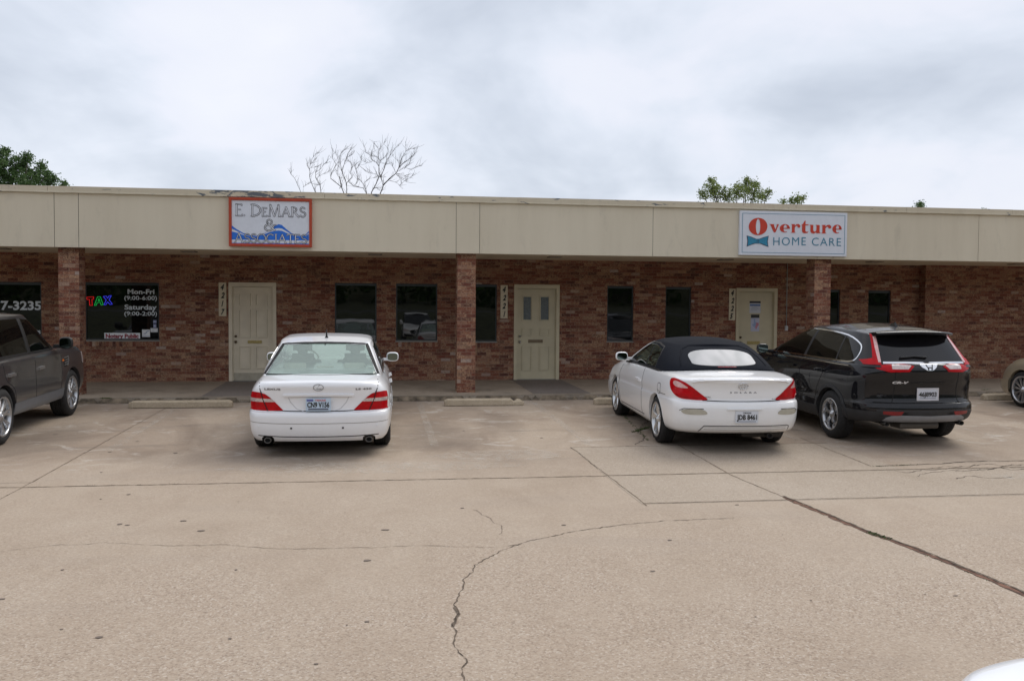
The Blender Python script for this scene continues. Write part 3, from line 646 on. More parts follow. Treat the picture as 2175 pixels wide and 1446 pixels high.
# ---- number boards (each its own sign)
M_BOARD = plain('number_board', (.62, .55, .40), .6, vary=.06); M_NUM = plain('number_black', (.015, .014, .012), .5)
def number_board(rect, txt, label):
    x0, x1, z0, z1 = rect_wall(*rect); y = YW-.020
    root = empty('house_number', ((x0+x1)/2, YW, z0)); tag(root, label, 'sign', 'number boards beside the doors')
    T = Matrix.Translation((-(x0+x1)/2, -YW, -z0))
    MB().box(x0, x1, y, YW-.001, z0, z1, .003).build('board', M_BOARD, root, T)
    h = (z1-z0)
    for i, ch in enumerate(txt):
        b = MB(); cz = z1-h*(.135+.245*i); hh = h*.088; ww = (x1-x0)*(.26 if ch != '1' else .15); cx = (x0+x1)/2+(.008 if i % 2 else 0)
        if txt[3] == '5' and i == 3: cx -= .028
        fit_text(b, ch, cx-ww, cx+ww, cz-hh, cz+hh, y-.004, bold=.045, shear=.33); b.build('digit', M_NUM, root, T)
number_board((464.8, 480.8, 600, 671.5), '4217', 'narrow cream board with black 4217 left of the plain white door')
number_board((1063, 1078, 605.5, 676), '4221', 'narrow cream board with black 4221 left of the door with two small panes')
number_board((1548, 1561.5, 613, 680), '4225', 'narrow cream board with black 4225 left of the door with papers taped on')

# ---- conduit with its box
p0 = onY(1670.5, 690, YW-.03); x = p0.x; zb_ = onY(1670, 702, YW).z
root = empty('conduit', (x, YW, zb_)); tag(root, 'thin grey electrical conduit with a small box right of the papered door', 'conduit')
b = MB(); b.tube([(0, -.022, .11), (0, -.022, 1.2), (0, -.022, ZS-zb_-.001)], .011, 8); b.build('pipe', plain('galvanised', (.38, .38, .38), .5, .3), root)
b = MB(); b.box(-.03, .03, -.05, -.001, 0, .115, .006); bx = b.build('outlet_box', plain('outlet_grey', (.60, .62, .64), .5), root)
b = MB(); b.box(-.018, .018, -.056, -.049, .02, .095, .003); b.build('cover', plain('outlet_cover', (.5, .52, .53), .4), bx)
for z in (.6, 1.35): 
    b = MB(); b.box(-.03, .03, -.008, -.001, z, z+.02, .002); b.build('clamp', M_SILLM, root)

# ---- papers on the right door
a_, b_, z0_, H_, yd_ = d3g
def paper(u0, u1, pz0, pz1, name, label, cat, bars):
    x0, x1 = a_+(b_-a_)*u0, a_+(b_-a_)*u1; root = empty(name, ((x0+x1)/2, yd_, pz0)); tag(root, label, cat); T = Matrix.Translation((-(x0+x1)/2, -yd_, -pz0))
    MB().box(x0, x1, yd_-.004, yd_-.001, pz0, pz1).build('sheet', M_PAPER, root, T)
    for (c, q0, q1, r0, r1) in bars:
        b = MB(); w = x1-x0; h = pz1-pz0; b.box(x0+w*q0, x0+w*q1, yd_-.006-.0003*rng.random(), yd_-.0042, pz0+h*r0, pz0+h*r1); b.build('print', c, root, T)
pz = lambda py: onY(1600, py, yd_).z
M_PBLK = plain('print_black', (.03, .03, .03), .5); M_PBLU = plain('print_blue', (.07, .14, .38), .5); M_PGRY = plain('print_grey', (.33, .35, .40), .6); M_PRED = plain('print_red', (.55, .22, .28), .5); M_PLBL = plain('print_pale_blue', (.30, .40, .62), .5)
paper(.32, .64, pz(665), pz(639.5), 'notice', 'white notice with black and blue header bands, upper one on the right door', 'notice', [(M_PBLK, 0, 1, .82, 1), (M_PBLU, .03, .97, .60, .73), (M_PGRY, .12, .88, .52, .55), (M_PGRY, .2, .8, .42, .45), (M_PGRY, .12, .88, .32, .35), (M_PGRY, .16, .7, .22, .25)])
root = empty('poster', ((a_+b_)/2, yd_, pz(703.5)))
tag(root, 'small poster with a blue and red state map below the notice on the door', 'poster')
x0, x1 = a_+(b_-a_)*.365, a_+(b_-a_)*.61; T = Matrix.Translation((-(a_+b_)/2, -yd_, -pz(703.5))); pa, pb = pz(703.5), pz(668)
MB().box(x0, x1, yd_-.004, yd_-.001, pa, pb).build('sheet', plain('poster_paper', (.52, .54, .68), .6), root, T)
MB().box(x0, x1, yd_-.006, yd_-.0042, pa+(pb-pa)*.8, pb).build('header', M_PBLK, root, T)
w, h = x1-x0, pb-pa
MB().prism([(x0+w*q[0], pa+h*q[1]) for q in ((.35, .74), (.52, .74), (.52, .58), (.62, .52), (.6, .34), (.5, .3), (.44, .18), (.3, .3), (.1, .42), (.35, .44))], yd_-.0055, yd_-.0042).build('map', M_PLBL, root, T)
MB().prism([(x0+w*q[0], pa+h*q[1]) for q in ((.60, .52), (.92, .5), (.94, .36), (.78, .28), (.66, .12), (.58, .15), (.5, .3), (.6, .34))], yd_-.0055, yd_-.0042).build('map', M_PRED, root, T)

# ---- tax office window writing
M_DECAL = plain('white_vinyl', (.66, .73, .78), .5, vary=.03); M_NOTR = plain('maroon_print', (.28, .025, .045), .5); M_NOTW = plain('notary_card', (.80, .84, .88), .4)
def wx(px, py, Y=YW+.05): return onY(px, py, Y)
def wtext(body, px0, px1, py0, py1, mat, name='lettering', parent=None, Y=None, bold=.03, ref=None, spacing=1.0, T=None):
    Y = YW+.055 if Y is None else Y
    a = onY(px0, py1, Y); b = onY(px1, py0, Y); m = MB(); fit_text(m, body, a.x, b.x, a.z, b.z, Y, bold=bold, ref=ref, spacing=spacing)
    if parent is WIN.get('a') or parent is WIN.get('b'): return bp(m, name, mat, parent)
    return m.build(name, mat, parent, T)
CAP = (0, .729)
w2 = WIN['b']
# (lettering sits on the pane's outer face)
wtext('Mon-Fri', 271, 328, 613.8, 624.5, M_DECAL, parent=w2, bold=.025, ref=(-.015, .76))
wtext('(9:00-6:00)', 264, 333.5, 628, 638.3, M_DECAL, parent=w2, bold=.012, ref=(-.13, .76))
wtext('Saturday', 264.5, 332.7, 646.5, 660, M_DECAL, parent=w2, bold=.025, ref=(-.2, .76))
wtext('(9:00-2:00)', 264, 333.5, 661, 671.6, M_DECAL, parent=w2, bold=.012, ref=(-.13, .76))
wtext('7-3235', 2, 87.5, 639.5, 658.6, M_DECAL, parent=WIN['a'], bold=.03)
wtext('Business', 36, 86, 698, 709, M_DECAL, parent=WIN['a'], bold=.02)
# small card signs in the window
def card(name, label, r, mat, txts):
    Y = YW+.060; a = onY(r[0], r[3], Y); b = onY(r[1], r[2], Y); root = empty(name, ((a.x+b.x)/2, Y, a.z)); tag(root, label, 'sign'); T = Matrix.Translation((-(a.x+b.x)/2, -Y, -a.z))
    MB().box(a.x, b.x, Y-.008, Y-.002, a.z, b.z).build('card', mat, root, T); return root, T, Y-.011
r_, T_, y_ = card('notary_sign', 'white card reading Notary Public at the foot of the tax office window', (222, 297.7, 707, 721.5), M_NOTW, None)
wtext('Notary Public', 224.5, 294.5, 708.8, 720, M_NOTR, parent=r_, Y=y_, bold=.05, T=T_, ref=(-.2, .74))
r_, T_, y_ = card('sticker', 'square white sticker with a blue S curve right of the notary card', (302, 318.6, 699.8, 715.5), M_NOTW, None)
def seg_stroke(mb, pts, w, y):
    for i in range(len(pts)-1):
        a, b = Vector(pts[i]), Vector(pts[i+1]); t = (b-a).normalized(); s = Vector((-t.y, t.x))*w/2; a2 = a-t*w*.2; b2 = b+t*w*.2
        mb.add([(a2.x-s.x, y, a2.y-s.y), (b2.x-s.x, y, b2.y-s.y), (b2.x+s.x, y, b2.y+s.y), (a2.x+s.x, y, a2.y+s.y)], [(0, 1, 2, 3)])
    return mb
def pxz(l, Y): return [(onY(*p, Y).x, onY(*p, Y).z) for p in l]
m = MB(); seg_stroke(m, pxz([(305, 708.5), (309, 708.3), (311, 706), (312, 704), (314, 702.8), (317, 702.8)], y_), .010, y_); m.build('mark', M_PBLU, r_, T_)
m = MB(); seg_stroke(m, pxz([(303, 713.4), (317.8, 713.4)], y_), .006, y_-.001); m.build('bar', M_PBLU, r_, T_)
r_, T_, y_ = card('sticker', 'small white card with dark print right of the S curve sticker', (320, 335, 697, 705), M_NOTW, None)
m = MB(); seg_stroke(m, pxz([(322, 699.3), (333, 699.3)], y_), .008, y_); seg_stroke(m, pxz([(322, 702.3), (328, 702.3)], y_), .01, y_); m.build('print', M_PGRY, r_, T_)
for (q, lb) in (((325.5, 332.5, 680, 686), 'tiny pale blue square sticker, upper one at the window edge'), ((326, 332, 688, 696), 'tiny pale blue badge sticker, lower one at the window edge')):
    r_, T_, y_ = card('sticker', lb, q, plain('sticker_blue', (.30, .34, .55), .5), None)
    m = MB(); seg_stroke(m, pxz([(q[0]+1.4, (q[2]+q[3])/2), (q[1]-1.4, (q[2]+q[3])/2)], y_), .012, y_); m.build('print', M_PAPER, r_, T_)
# neon TAX sign: three outlined tube letters hanging inside the glass
YN = YW+.050; p = onY(211, 650, YN); root = empty('neon_sign', (p.x, YN, p.z)); tag(root, 'neon TAX sign in red, green and blue outline letters in the office window', 'neon sign'); T = Matrix.Translation((-p.x, -YN, -p.z))
def neon(pts, colr, s):
    P = [onY(x, y, YN) for x, y in pts]; m = MB()
    for i in range(len(P)): m.tube([P[i], P[(i+1) % len(P)]], .005, 6)
    m.build('neon_tube', emis('neon_'+str(colr), colr, s), root, T)
k = 8.035   # enlarged crop scale
def cz_(l): return [(160+a/k, 580+b/k) for a, b in l]
neon(cz_([(195, 412), (312, 405), (308, 445), (282, 448), (290, 552), (245, 550), (240, 448), (200, 452)]), (1, .02, .02), .5)
neon(cz_([(325, 552), (378, 405), (428, 405), (474, 540), (440, 545), (425, 500), (372, 505), (358, 548)]), (.02, .7, .12), .45)
neon(cz_([(388, 480), (402, 432), (422, 478)]), (.02, .7, .12), .45)
neon(cz_([(478, 400), (530, 392), (550, 430), (575, 388), (614, 385), (575, 455), (632, 530), (590, 535), (550, 490), (520, 540), (488, 540), (528, 460)]), (.06, .07, 1), .65)
m = MB()
for (xx, yy) in ((200, 634), (211, 634), (235, 634)):
    a = onY(xx, yy, YN); m.tube([a, (a.x, a.y, WR['b'][3]-.06)], .0015, 4)
m.build('hanging_wire', M_BLACK, root, T)

# ---- signs on the fascia
YS = YF-.10
def sign_root(name, rect, label):
    a = onY(rect[0], rect[3], YS); b = onY(rect[1], rect[2], YS); root = empty(name, ((a.x+b.x)/2, YF, a.z)); tag(root, label, 'sign')
    return root, Matrix.Translation((-(a.x+b.x)/2, -YF, -a.z))
M_SRED = plain('sign_red', (.40, .048, .014), .6, vary=.10, vscale=5); M_SBLU = plain('sign_blue', (.012, .14, .60), .35, vary=.03); M_SFACE = plain('sign_face', (.64, .67, .73), .3, vary=.02)
M_SNAVY = plain('sign_navy', (.02, .02, .05), .4)
root, T = sign_root('shop_sign', (485, 663, 419, 526), 'red framed sign reading E. DeMars & Associates over blue waves')
A = 1/4.35
def c5(x, y): return (400+x*A, 380+y*A)
corner = [onY(*c5(372, 170), YS), onY(*c5(1142, 184), YS), onY(*c5(1142, 638), YS), onY(*c5(372, 616), YS)]
SX0 = (corner[0].x+corner[3].x)/2; SX1 = (corner[1].x+corner[2].x)/2; SZ1 = (corner[0].z+corner[1].z)/2; SZ0 = (corner[2].z+corner[3].z)/2
def su(x, y):     # crop 5 pixel -> sign-local metres (u along, v up), rectified
    u = (x-372)/(1142-372); top = 170+u*14; bot = 616+u*22
    return SX0+u*(SX1-SX0), SZ1-(y-top)/(bot-top)*(SZ1-SZ0)
MB().box(SX0+.01, SX1-.01, YS+.03, YF-.001, SZ0+.01, SZ1-.01).build('cabinet', M_SRED, root, T)
fr = MB(); fw = .052
fr.box(SX0, SX0+fw, YS, YS+.05, SZ0, SZ1, .01); fr.box(SX1-fw, SX1, YS, YS+.05, SZ0, SZ1, .01); fr.box(SX0+fw*.9, SX1-fw*.9, YS+.001, YS+.049, SZ0, SZ0+fw, .01); fr.box(SX0+fw*.9, SX1-fw*.9, YS+.001, YS+.049, SZ1-fw, SZ1, .01)
fr.build('frame', M_SRED, root, T)
yb_ = YS+.028
MB().box(SX0+fw*.8, SX1-fw*.8, yb_, YS+.035, SZ0+fw*.8, SZ1-fw*.8).build('face', M_SFACE, root, T)
def flat(pts, y): return MB().add([(p[0], y, p[1]) for p in pts], [tuple(range(len(pts)))])
def ccw(pts):
    a = sum(pts[i][0]*pts[(i+1) % len(pts)][1]-pts[(i+1) % len(pts)][0]*pts[i][1] for i in range(len(pts))); return pts if a > 0 else pts[::-1]
def strip(mb, top, bot, y):    # area between two crop-5 polylines (same x samples)
    n = len(top); V = [(*[su(*p)[0]], y, su(*p)[1]) for p in top]+[(*[su(*p)[0]], y, su(*p)[1]) for p in bot]
    mb.add(V, [(i+n, i+n+1, i+1, i) for i in range(n-1)])
xs_ = [396, 440, 500, 560, 620, 680, 740, 790, 830, 860, 900, 950, 1000, 1050, 1085, 1112]
def it(pts): return [(x, float(np.interp(x, [p[0] for p in pts], [p[1] for p in pts]))) for x in xs_]
mw = MB()
t1 = it([(396, 425), (440, 460), (500, 495), (560, 518), (620, 524), (680, 508), (740, 478), (790, 435), (830, 418), (860, 425), (900, 462), (950, 502), (1000, 520), (1050, 524), (1085, 512), (1112, 484)])
b1 = it([(396, 455), (440, 476), (500, 506), (560, 526), (620, 528), (680, 510), (740, 482), (790, 460), (830, 455), (860, 458), (900, 482), (950, 512), (1000, 526), (1050, 528), (1085, 520), (1112, 500)])
t2 = it([(396, 482), (440, 492), (500, 514), (560, 528), (620, 530), (680, 516), (740, 494), (790, 480), (830, 476), (860, 480), (900, 498), (950, 520), (1000, 530), (1050, 532), (1085, 524), (1112, 512)])
b2 = it([(396, 556), (1112, 572)]); t3 = it([(396, 586), (1112, 602)]); b3 = it([(396, 597), (1112, 612)])
strip(mw, t1, b1, yb_-.002); strip(mw, t2, b2, yb_-.002); strip(mw, t3, b3, yb_-.002)
mw.build('wave', M_SBLU, root, T)
# roman lettering: stroke skeletons with serifs, navy outline under white strokes
def glyph_roman(ch):
    k = .085; h = .045     # thick, hair
    S_ = []
    def s(a, b, w): S_.append((a, b, w))
    def serif(x, y, l=.09): S_.append(((x-l, y), (x+l, y), .035))
    def arc(cx, cy, rx, ry, a0, a1, w, n=12):
        P = [(cx+rx*math.cos(rad(a0+(a1-a0)*i/n)), cy+ry*math.sin(rad(a0+(a1-a0)*i/n))) for i in range(n+1)]
        for i in range(n): S_.append((P[i], P[i+1], w))
    if ch == 'E': s((.12, 0), (.12, 1), k); s((.12, 1), (.5, 1), h); s((.12, .53), (.42, .53), h); s((.12, 0), (.53, 0), h); s((.5, 1), (.5, .88), h); s((.53, 0), (.55, .13), h); serif(.1, 0, .07); serif(.1, 1, .07); return S_, .62
    if ch == 'D': s((.12, 0), (.12, 1), k); arc(.12, .5, .62, .5, -90, 90, k*.9, 16); serif(.08, 0, .07); serif(.08, 1, .07); return S_, .82
    if ch == 'M': s((.12, 0), (.2, 1), h); s((.2, 1), (.5, 0), k); s((.5, 0), (.8, 1), h); s((.8, 1), (.88, 0), k); serif(.12, 0); serif(.88, 0); serif(.18, 1, .05); serif(.82, 1, .05); return S_, 1.02
    if ch == 'A': s((.08, 0), (.42, 1), h); s((.42, 1), (.76, 0), k); s((.2, .36), (.63, .36), h); serif(.08, 0); serif(.76, 0); return S_, .86
    if ch == 'R': s((.12, 0), (.12, 1), k); arc(.14, .76, .36, .24, -90, 90, k*.8); s((.3, .52), (.7, 0), k); serif(.1, 0, .08); serif(.08, 1, .06); serif(.72, 0, .05); return S_, .76
    if ch == 'S': arc(.3, .76, .22, .23, 30, 270, k*.8); arc(.3, .27, .24, .26, 90, -160, k*.9); return S_, .6
    if ch == 'O': arc(.42, .5, .38, .5, 0, 360, k*.9, 24); return S_, .86
    if ch == 'C': arc(.42, .5, .38, .5, 50, 310, k*.9, 18); return S_, .78
    if ch == 'I': s((.12, 0), (.12, 1), k); serif(.12, 0); serif(.12, 1); return S_, .28
    if ch == 'T': s((.33, 0), (.33, 1), k); s((.02, 1), (.64, 1), h); s((.02, 1), (.0, .86), h); s((.64, 1), (.66, .86), h); serif(.33, 0); return S_, .68
    if ch == '.': s((.05, .03), (.09, .03), .09); return S_, .2
    if ch == '&': arc(.34, .78, .17, .2, -60, 240, k*.8, 14); s((.22, .65), (.72, 0), k); arc(.3, .26, .26, .27, 120, 330, k, 12); s((.53, .13), (.68, .5), h); s((.56, .5), (.8, .5), h); s((.43, .62), (.2, .48), h); return S_, .85
    if ch == 'e': return None, 0
    return S_, .35
def roman(text, cap_scale, x0, x1, zf, hgt, y, root, T):
    """zf(u): baseline height at fraction u; hgt: cap height in metres"""
    total = 0; items = []
    for i, ch in enumerate(text):
        sc = cap_scale[i]; 
        if ch == ' ': total += .35; continue
        g, adv = glyph_roman(ch); items.append((g, total, sc)); total += adv*sc+.02
    sx = (x1-x0)/total; dk = MB(); wt = MB()
    for g, ox, sc in items:
        for (a, b, w) in g:
            A_ = Vector((x0+(ox+a[0]*sc)*sx, zf((ox+a[0]*sc)/total)+a[1]*hgt*sc)); B_ = Vector((x0+(ox+b[0]*sc)*sx, zf((ox+b[0]*sc)/total)+b[1]*hgt*sc))
            ww = w*hgt*.95
            seg_stroke(dk, [A_, B_], ww+.016, y); seg_stroke(wt, [A_, B_], max(ww*.88, .007), y-.0025)
    dk.build('lettering_outline', M_SNAVY, root, T); wt.build('lettering', plain('letter_white', (.80, .82, .86), .3, vary=.01), root, T)
yl = yb_-.005
def zf_line(xa, ya, xb, yb):
    za, zb2 = su(xa, ya)[1], su(xb, yb)[1]; return lambda u: za+(zb2-za)*u
roman('E. DEMARS', [1.08, 1.08, 1, 1.08, .78, 1.08, .9, .9, .9], su(430, 300)[0], su(1088, 300)[0], zf_line(430, 338, 1088, 352), abs(su(600, 240)[1]-su(600, 345)[1])*.93, yl, root, T)
roman('&', [1], su(698, 420)[0], su(818, 420)[0], zf_line(698, 474, 818, 478), abs(su(750, 375)[1]-su(750, 477)[1]), yl, root, T)
roman('ASSOCIATES', [1.05]+[.98]*9, su(420, 560)[0], su(1098, 560)[0], zf_line(420, 583, 1098, 600), abs(su(700, 505)[1]-su(700, 590)[1])*.97, yl, root, T)
# Overture sign
A6 = 775/2175
def c6(x, y): return (1400+x*A6, 360+y*A6)
q = [onY(*c6(481, 240), YS+.03), onY(*c6(1122, 264), YS+.03), onY(*c6(1118, 521), YS+.03), onY(*c6(481, 508), YS+.03)]
OX0, OX1 = (q[0].x+q[3].x)/2, (q[1].x+q[2].x)/2; OZ1, OZ0 = (q[0].z+q[1].z)/2, (q[2].z+q[3].z)/2
def ou(x, y):
    u = (x-481)/(1120-481); top = 240+u*24; bot = 508+u*13
    return OX0+u*(OX1-OX0), OZ1-(y-top)/(bot-top)*(OZ1-OZ0)
root, T = sign_root('shop_sign', (1571, 1800, 446, 545), 'white sign reading Overture Home Care with a teal bow tie')
YO = YS+.03
MB().box(OX0, OX1, YO, YF-.001, OZ0, OZ1, .004).build('panel', M_SFACE, root, T)
M_TEAL = plain('sign_teal', (.035, .20, .30), .4, vary=.03); M_ORNG = plain('sign_orange', (.52, .038, .014), .4, vary=.03); M_TEAL2 = plain('bow_teal', (.02, .22, .36), .4, vary=.1, vscale=40)
b = MB(); g = .05; t_ = .008
b.box(OX0+g, OX1-g, YO-.004, YO-.0005, OZ0+g, OZ0+g+t_); b.box(OX0+g, OX1-g, YO-.004, YO-.0005, OZ1-g-t_, OZ1-g); b.box(OX0+g, OX0+g+t_, YO-.004, YO-.0005, OZ0+g+t_, OZ1-g-t_); b.box(OX1-g-t_, OX1-g, YO-.004, YO-.0005, OZ0+g+t_, OZ1-g-t_)
b.build('border', M_TEAL, root, T)
yo = YO-.006
def poly6(l, y=yo): return [(ou(*p)[0], ou(*p)[1]) for p in l]
def ringO(mb, cx, cy, rx, ry, rx2, ry2, y, n=32):
    V = []
    for i in range(n):
        a = 2*math.pi*i/n; o = ou(cx+rx*math.cos(a), cy+ry*math.sin(a)); q2 = ou(cx+rx2*math.cos(a), cy+ry2*math.sin(a)); V += [(o[0], y, o[1]), (q2[0], y, q2[1])]
    mb.add(V, [(2*i, 2*i+1, (2*i+3) % (2*n), (2*i+2) % (2*n))[::-1] for i in range(n)])
m = MB(); ringO(m, 587, 338, 55, 52, 13, 46, yo); m.build('lettering', M_ORNG, root, T)
def fat(txt_polys):
    m = MB()
    for P in txt_polys: m.prism(poly6(P), yo, yo+.0035)
    m.build('lettering', M_ORNG, root, T)
def arcp(cx, cy, rx, ry, a0, a1, n=10): return [(cx+rx*math.cos(rad(a0+(a1-a0)*i/n)), cy-ry*math.sin(rad(a0+(a1-a0)*i/n))) for i in range(n+1)]
def thickarc(cx, cy, rx, ry, ix, iy, a0, a1, dx=0): return arcp(cx, cy, rx, ry, a0, a1)+arcp(cx+dx, cy, ix, iy, a1, a0)
def fe(cx, cy, r=24): return [thickarc(cx, cy, r, r, r*.42, r*.86, 60, 300, 2), thickarc(cx, cy, r, r, r*.42, r*.86, 0, 60, 2), [(cx-r*.5, cy-2), (cx+r, cy-2), (cx+r, cy+3), (cx-r*.5, cy+3)]]
def fr_(x, y0, y1): return [[(x-6, y0), (x+15, y0), (x+15, y1-5), (x+21, y1), (x-6, y1), (x, y1-5), (x, y0+6)], thickarc(x+31, y0+11, 13, 11, 3, 3, 20, 200), arcp(x+33, y0+12, 9, 9, 0, 360)]
fat([[(652, 324), (684, 325), (680, 330), (690, 357), (699, 331), (694, 326), (710, 326), (690, 374), (680, 374), (661, 330)]])
def fe2(cx, cy, rx, ry): return [thickarc(cx, cy, rx, ry, rx*.36, ry*.84, 55, 300, 3), thickarc(cx, cy, rx, ry, rx*.36, ry*.84, 0, 55, 3), [(cx-rx*.45, cy-2), (cx+rx, cy-2), (cx+rx, cy+3.5), (cx-rx*.45, cy+3.5)]]
def fr2(x, y0, y1, w): return [[(x, y0), (x+w*.40, y0), (x+w*.40, y1-5), (x+w*.52, y1), (x-2, y1), (x+w*.10, y1-5), (x+w*.10, y0+6)], [(x+w*.38, y0+12), (x+w*.55, y0+1), (x+w*.8, y0-1), (x+w*.98, y0+8), (x+w*.98, y0+17), (x+w*.86, y0+23), (x+w*.70, y0+18), (x+w*.66, y0+10), (x+w*.52, y0+12), (x+w*.38, y0+22)]]
fat(fe2(745, 350, 30, 25)); fat(fr2(782, 326, 377, 56))
fat([[(846, 330), (852, 326), (864, 306), (868, 306), (868, 328), (886, 328), (886, 334), (868, 334), (868, 368), (876, 373), (888, 370), (880, 380), (862, 381), (851, 376), (848, 366), (848, 334), (842, 334)]])
fat([[(892, 331), (915, 332), (915, 364), (921, 372), (930, 370), (934, 362), (934, 338), (928, 332), (953, 333), (953, 374), (960, 381), (935, 382), (932, 376), (918, 384), (904, 380), (898, 370), (898, 337)]])
fat(fr2(964, 333, 383, 60)); fat(fe2(1058, 358, 28, 26))
m = MB()
a1 = ou(678, 452); a2 = ou(872, 404); fit_text(m, 'HOME', a1[0], a2[0], a1[1], ou(678, 403)[1], yo, shear2=(ou(872, 453)[1]-a1[1])/(a2[0]-a1[0]), bold=-.004, spacing=1.15)
a1 = ou(908, 455); a2 = ou(1084, 412); fit_text(m, 'CARE', a1[0], a2[0], a1[1], ou(908, 407)[1], yo, bold=-.004, spacing=1.15, shear2=(ou(1084, 459)[1]-a1[1])/(a2[0]-a1[0]))
m.build('lettering', M_TEAL, root, T)
for (P, mt, yy) in (([(521, 391), (545, 398), (578, 412), (578, 438), (548, 448), (522, 459), (526, 425)], M_SNAVY, yo), ([(651, 394), (625, 401), (594, 412), (594, 438), (622, 450), (650, 461), (645, 427)], M_SNAVY, yo), ([(525, 395), (545, 402), (576, 415), (576, 435), (548, 444), (526, 454), (530, 425)], M_TEAL2, yo-.004), ([(647, 398), (625, 405), (597, 415), (597, 435), (622, 446), (646, 456), (641, 427)], M_TEAL2, yo-.004), ([(574, 412), (599, 412), (599, 440), (574, 440)], M_TEAL2, yo-.006)):
    m = MB(); m.prism(poly6(P), yy, yy+.0025); m.build('bow_tie', mt, root, T)
m = MB(); m.prism(poly6([(580, 413), (583, 413), (583, 439), (580, 439)]), yo-.008, yo-.0065); m.prism(poly6([(590, 413), (593, 413), (593, 439), (590, 439)]), yo-.008, yo-.0065); m.build('bow_tie_knot', M_SNAVY, root, T)
# ------------------------------------------------------------------ car toolkit
def herm(P, n):
    """P: (m,k,3); interpolate along axis 0 with n steps a segment, non-uniform cubic"""
    P = np.asarray(P, float); m = P.shape[0]; d = np.linalg.norm(np.diff(P, axis=0), axis=2); d = np.maximum(d, 1e-4)
    T = np.zeros_like(P)
    for i in range(m):
        if i == 0: T[i] = (P[1]-P[0])/d[0][:, None]
        elif i == m-1: T[i] = (P[-1]-P[-2])/d[-1][:, None]
        else:
            a, b = d[i-1][:, None], d[i][:, None]; T[i] = ((P[i]-P[i-1])/a*b+(P[i+1]-P[i])/b*a)/(a+b)
    outp = []
    for i in range(m-1):
        D = d[i][:, None]
        for k in range(n):
            t = k/n; h00 = 2*t**3-3*t**2+1; h10 = t**3-2*t**2+t; h01 = -2*t**3+3*t**2; h11 = t**3-t**2
            outp.append(h00*P[i]+h10*D*T[i]+h01*P[i+1]+h11*D*T[i+1])
    outp.append(P[-1]); return np.array(outp)
def herm_sym(P, n):
    """along axis 0, both ends on the X=0 plane"""
    P = np.asarray(P, float); a = P[1:2].copy(); a[..., 0] *= -1; b = P[-2:-1].copy(); b[..., 0] *= -1
    Q = herm(np.concatenate([a, P, b]), n); return Q[n:-n]
def ip(pts, y): return float(np.interp(y, [p[0] for p in pts], [p[1] for p in pts]))
def grid_bm(G):
    """G: (rows, cols, 3) half surface, cols run rear centre -> side -> front centre; mirrored in X"""
    R_, C_ = G.shape[:2]; bm = bmesh.new(); L = {}
    for sx in (1, -1):
        for i in range(R_):
            for j in range(C_):
                p = G[i, j]; L[sx, i, j] = bm.verts.new((sx*p[0], p[1], p[2]))
        for i in range(R_-1):
            for j in range(C_-1):
                q = [L[sx, i, j], L[sx, i, j+1], L[sx, i+1, j+1], L[sx, i+1, j]]
                if sx < 0: q = q[::-1]
                bm.faces.new(q)
    bmesh.ops.remove_doubles(bm, verts=bm.verts, dist=.0012)
    bmesh.ops.dissolve_degenerate(bm, edges=bm.edges, dist=.0005)
    for f in bm.faces: f.smooth = True
    return bm
RT = [(0, 0), (.3, .006), (.55, .025), (.74, .06), (.87, .115), (.95, .2), (.985, .31), (1, .42)]
def body_grid(d, nr=4, nc=4):
    HW, zb, zs, deck = d['HW'], d['zb'], d['zs'], d['deck']; R_ = d.get('RT', RT); F_ = d.get('FT', RT); Lg = d['L']; rows = []
    def loop(inset, dr, df, zf):
        P = []; yr, yf = dr, Lg-df
        ye = yr+R_[-1][1]
        for fx, dy in R_[:-1]: y = yr+dy; P.append((fx*(ip(HW, max(y, ye*.0+y))*0+ip(HW, ye)-inset), y, zf(y)))
        ys = [s for s in d['ys'] if yr+R_[-1][1]-.05 < s < yf-F_[-1][1]+.05]
        for y in [ye]+[s for s in ys if s > ye+.1 and s < yf-F_[-1][1]-.1]+[yf-F_[-1][1]]: P.append((ip(HW, y)-(inset(y) if callable(inset) else inset), y, zf(y)))
        for fx, dy in F_[:-1][::-1]: y = yf-dy; P.append((fx*(ip(HW, yf-F_[-1][1])-inset), y, zf(y)))
        return P
    # keep the column count equal: side stations fixed from the widest loop
    m = max(l[2] for l in d['levels']); m2 = max(l[3] for l in d['levels'])
    d['ys'] = [s for s in d['ys'] if m+R_[-1][1]+.12 < s < Lg-m2-F_[-1][1]-.12]
    for (t, inset, dr, df) in d['levels']:
        rows.append(loop(inset, dr, df, lambda y, t=t: ip(zb, y)+(ip(zs, y)-ip(zb, y))*t))
    S0 = np.array(rows[-1]); nR = len(R_); nC = len(S0)
    Yc = S0[:, 1].copy()
    e0, e1 = S0[0, 1], S0[-1, 1]
    for j in range(nR): Yc[j] = e0+d.get('fan', .3)+(.05*j)
    for j in range(nR): Yc[nC-1-j] = e1-d.get('fanf', .35)-.05*j
    for f, g in d['top']:
        R2 = []
        for j in range(nC):
            x = S0[j, 0]*f; y = S0[j, 1]*f+Yc[j]*(1-f) if f > 0 else Yc[j]
            hw = ip(HW, y); z = ip(deck, y)-d.get('crown', .03)*(x/hw)**2
            z = z-(z-ip(zs, S0[j, 1]))*g if g else z
            R2.append((x, y, z))
        rows.append(R2)
    A = np.array(rows)
    A = herm(A, nr); A = np.transpose(herm_sym(np.transpose(A, (1, 0, 2)), nc), (1, 0, 2)); return A
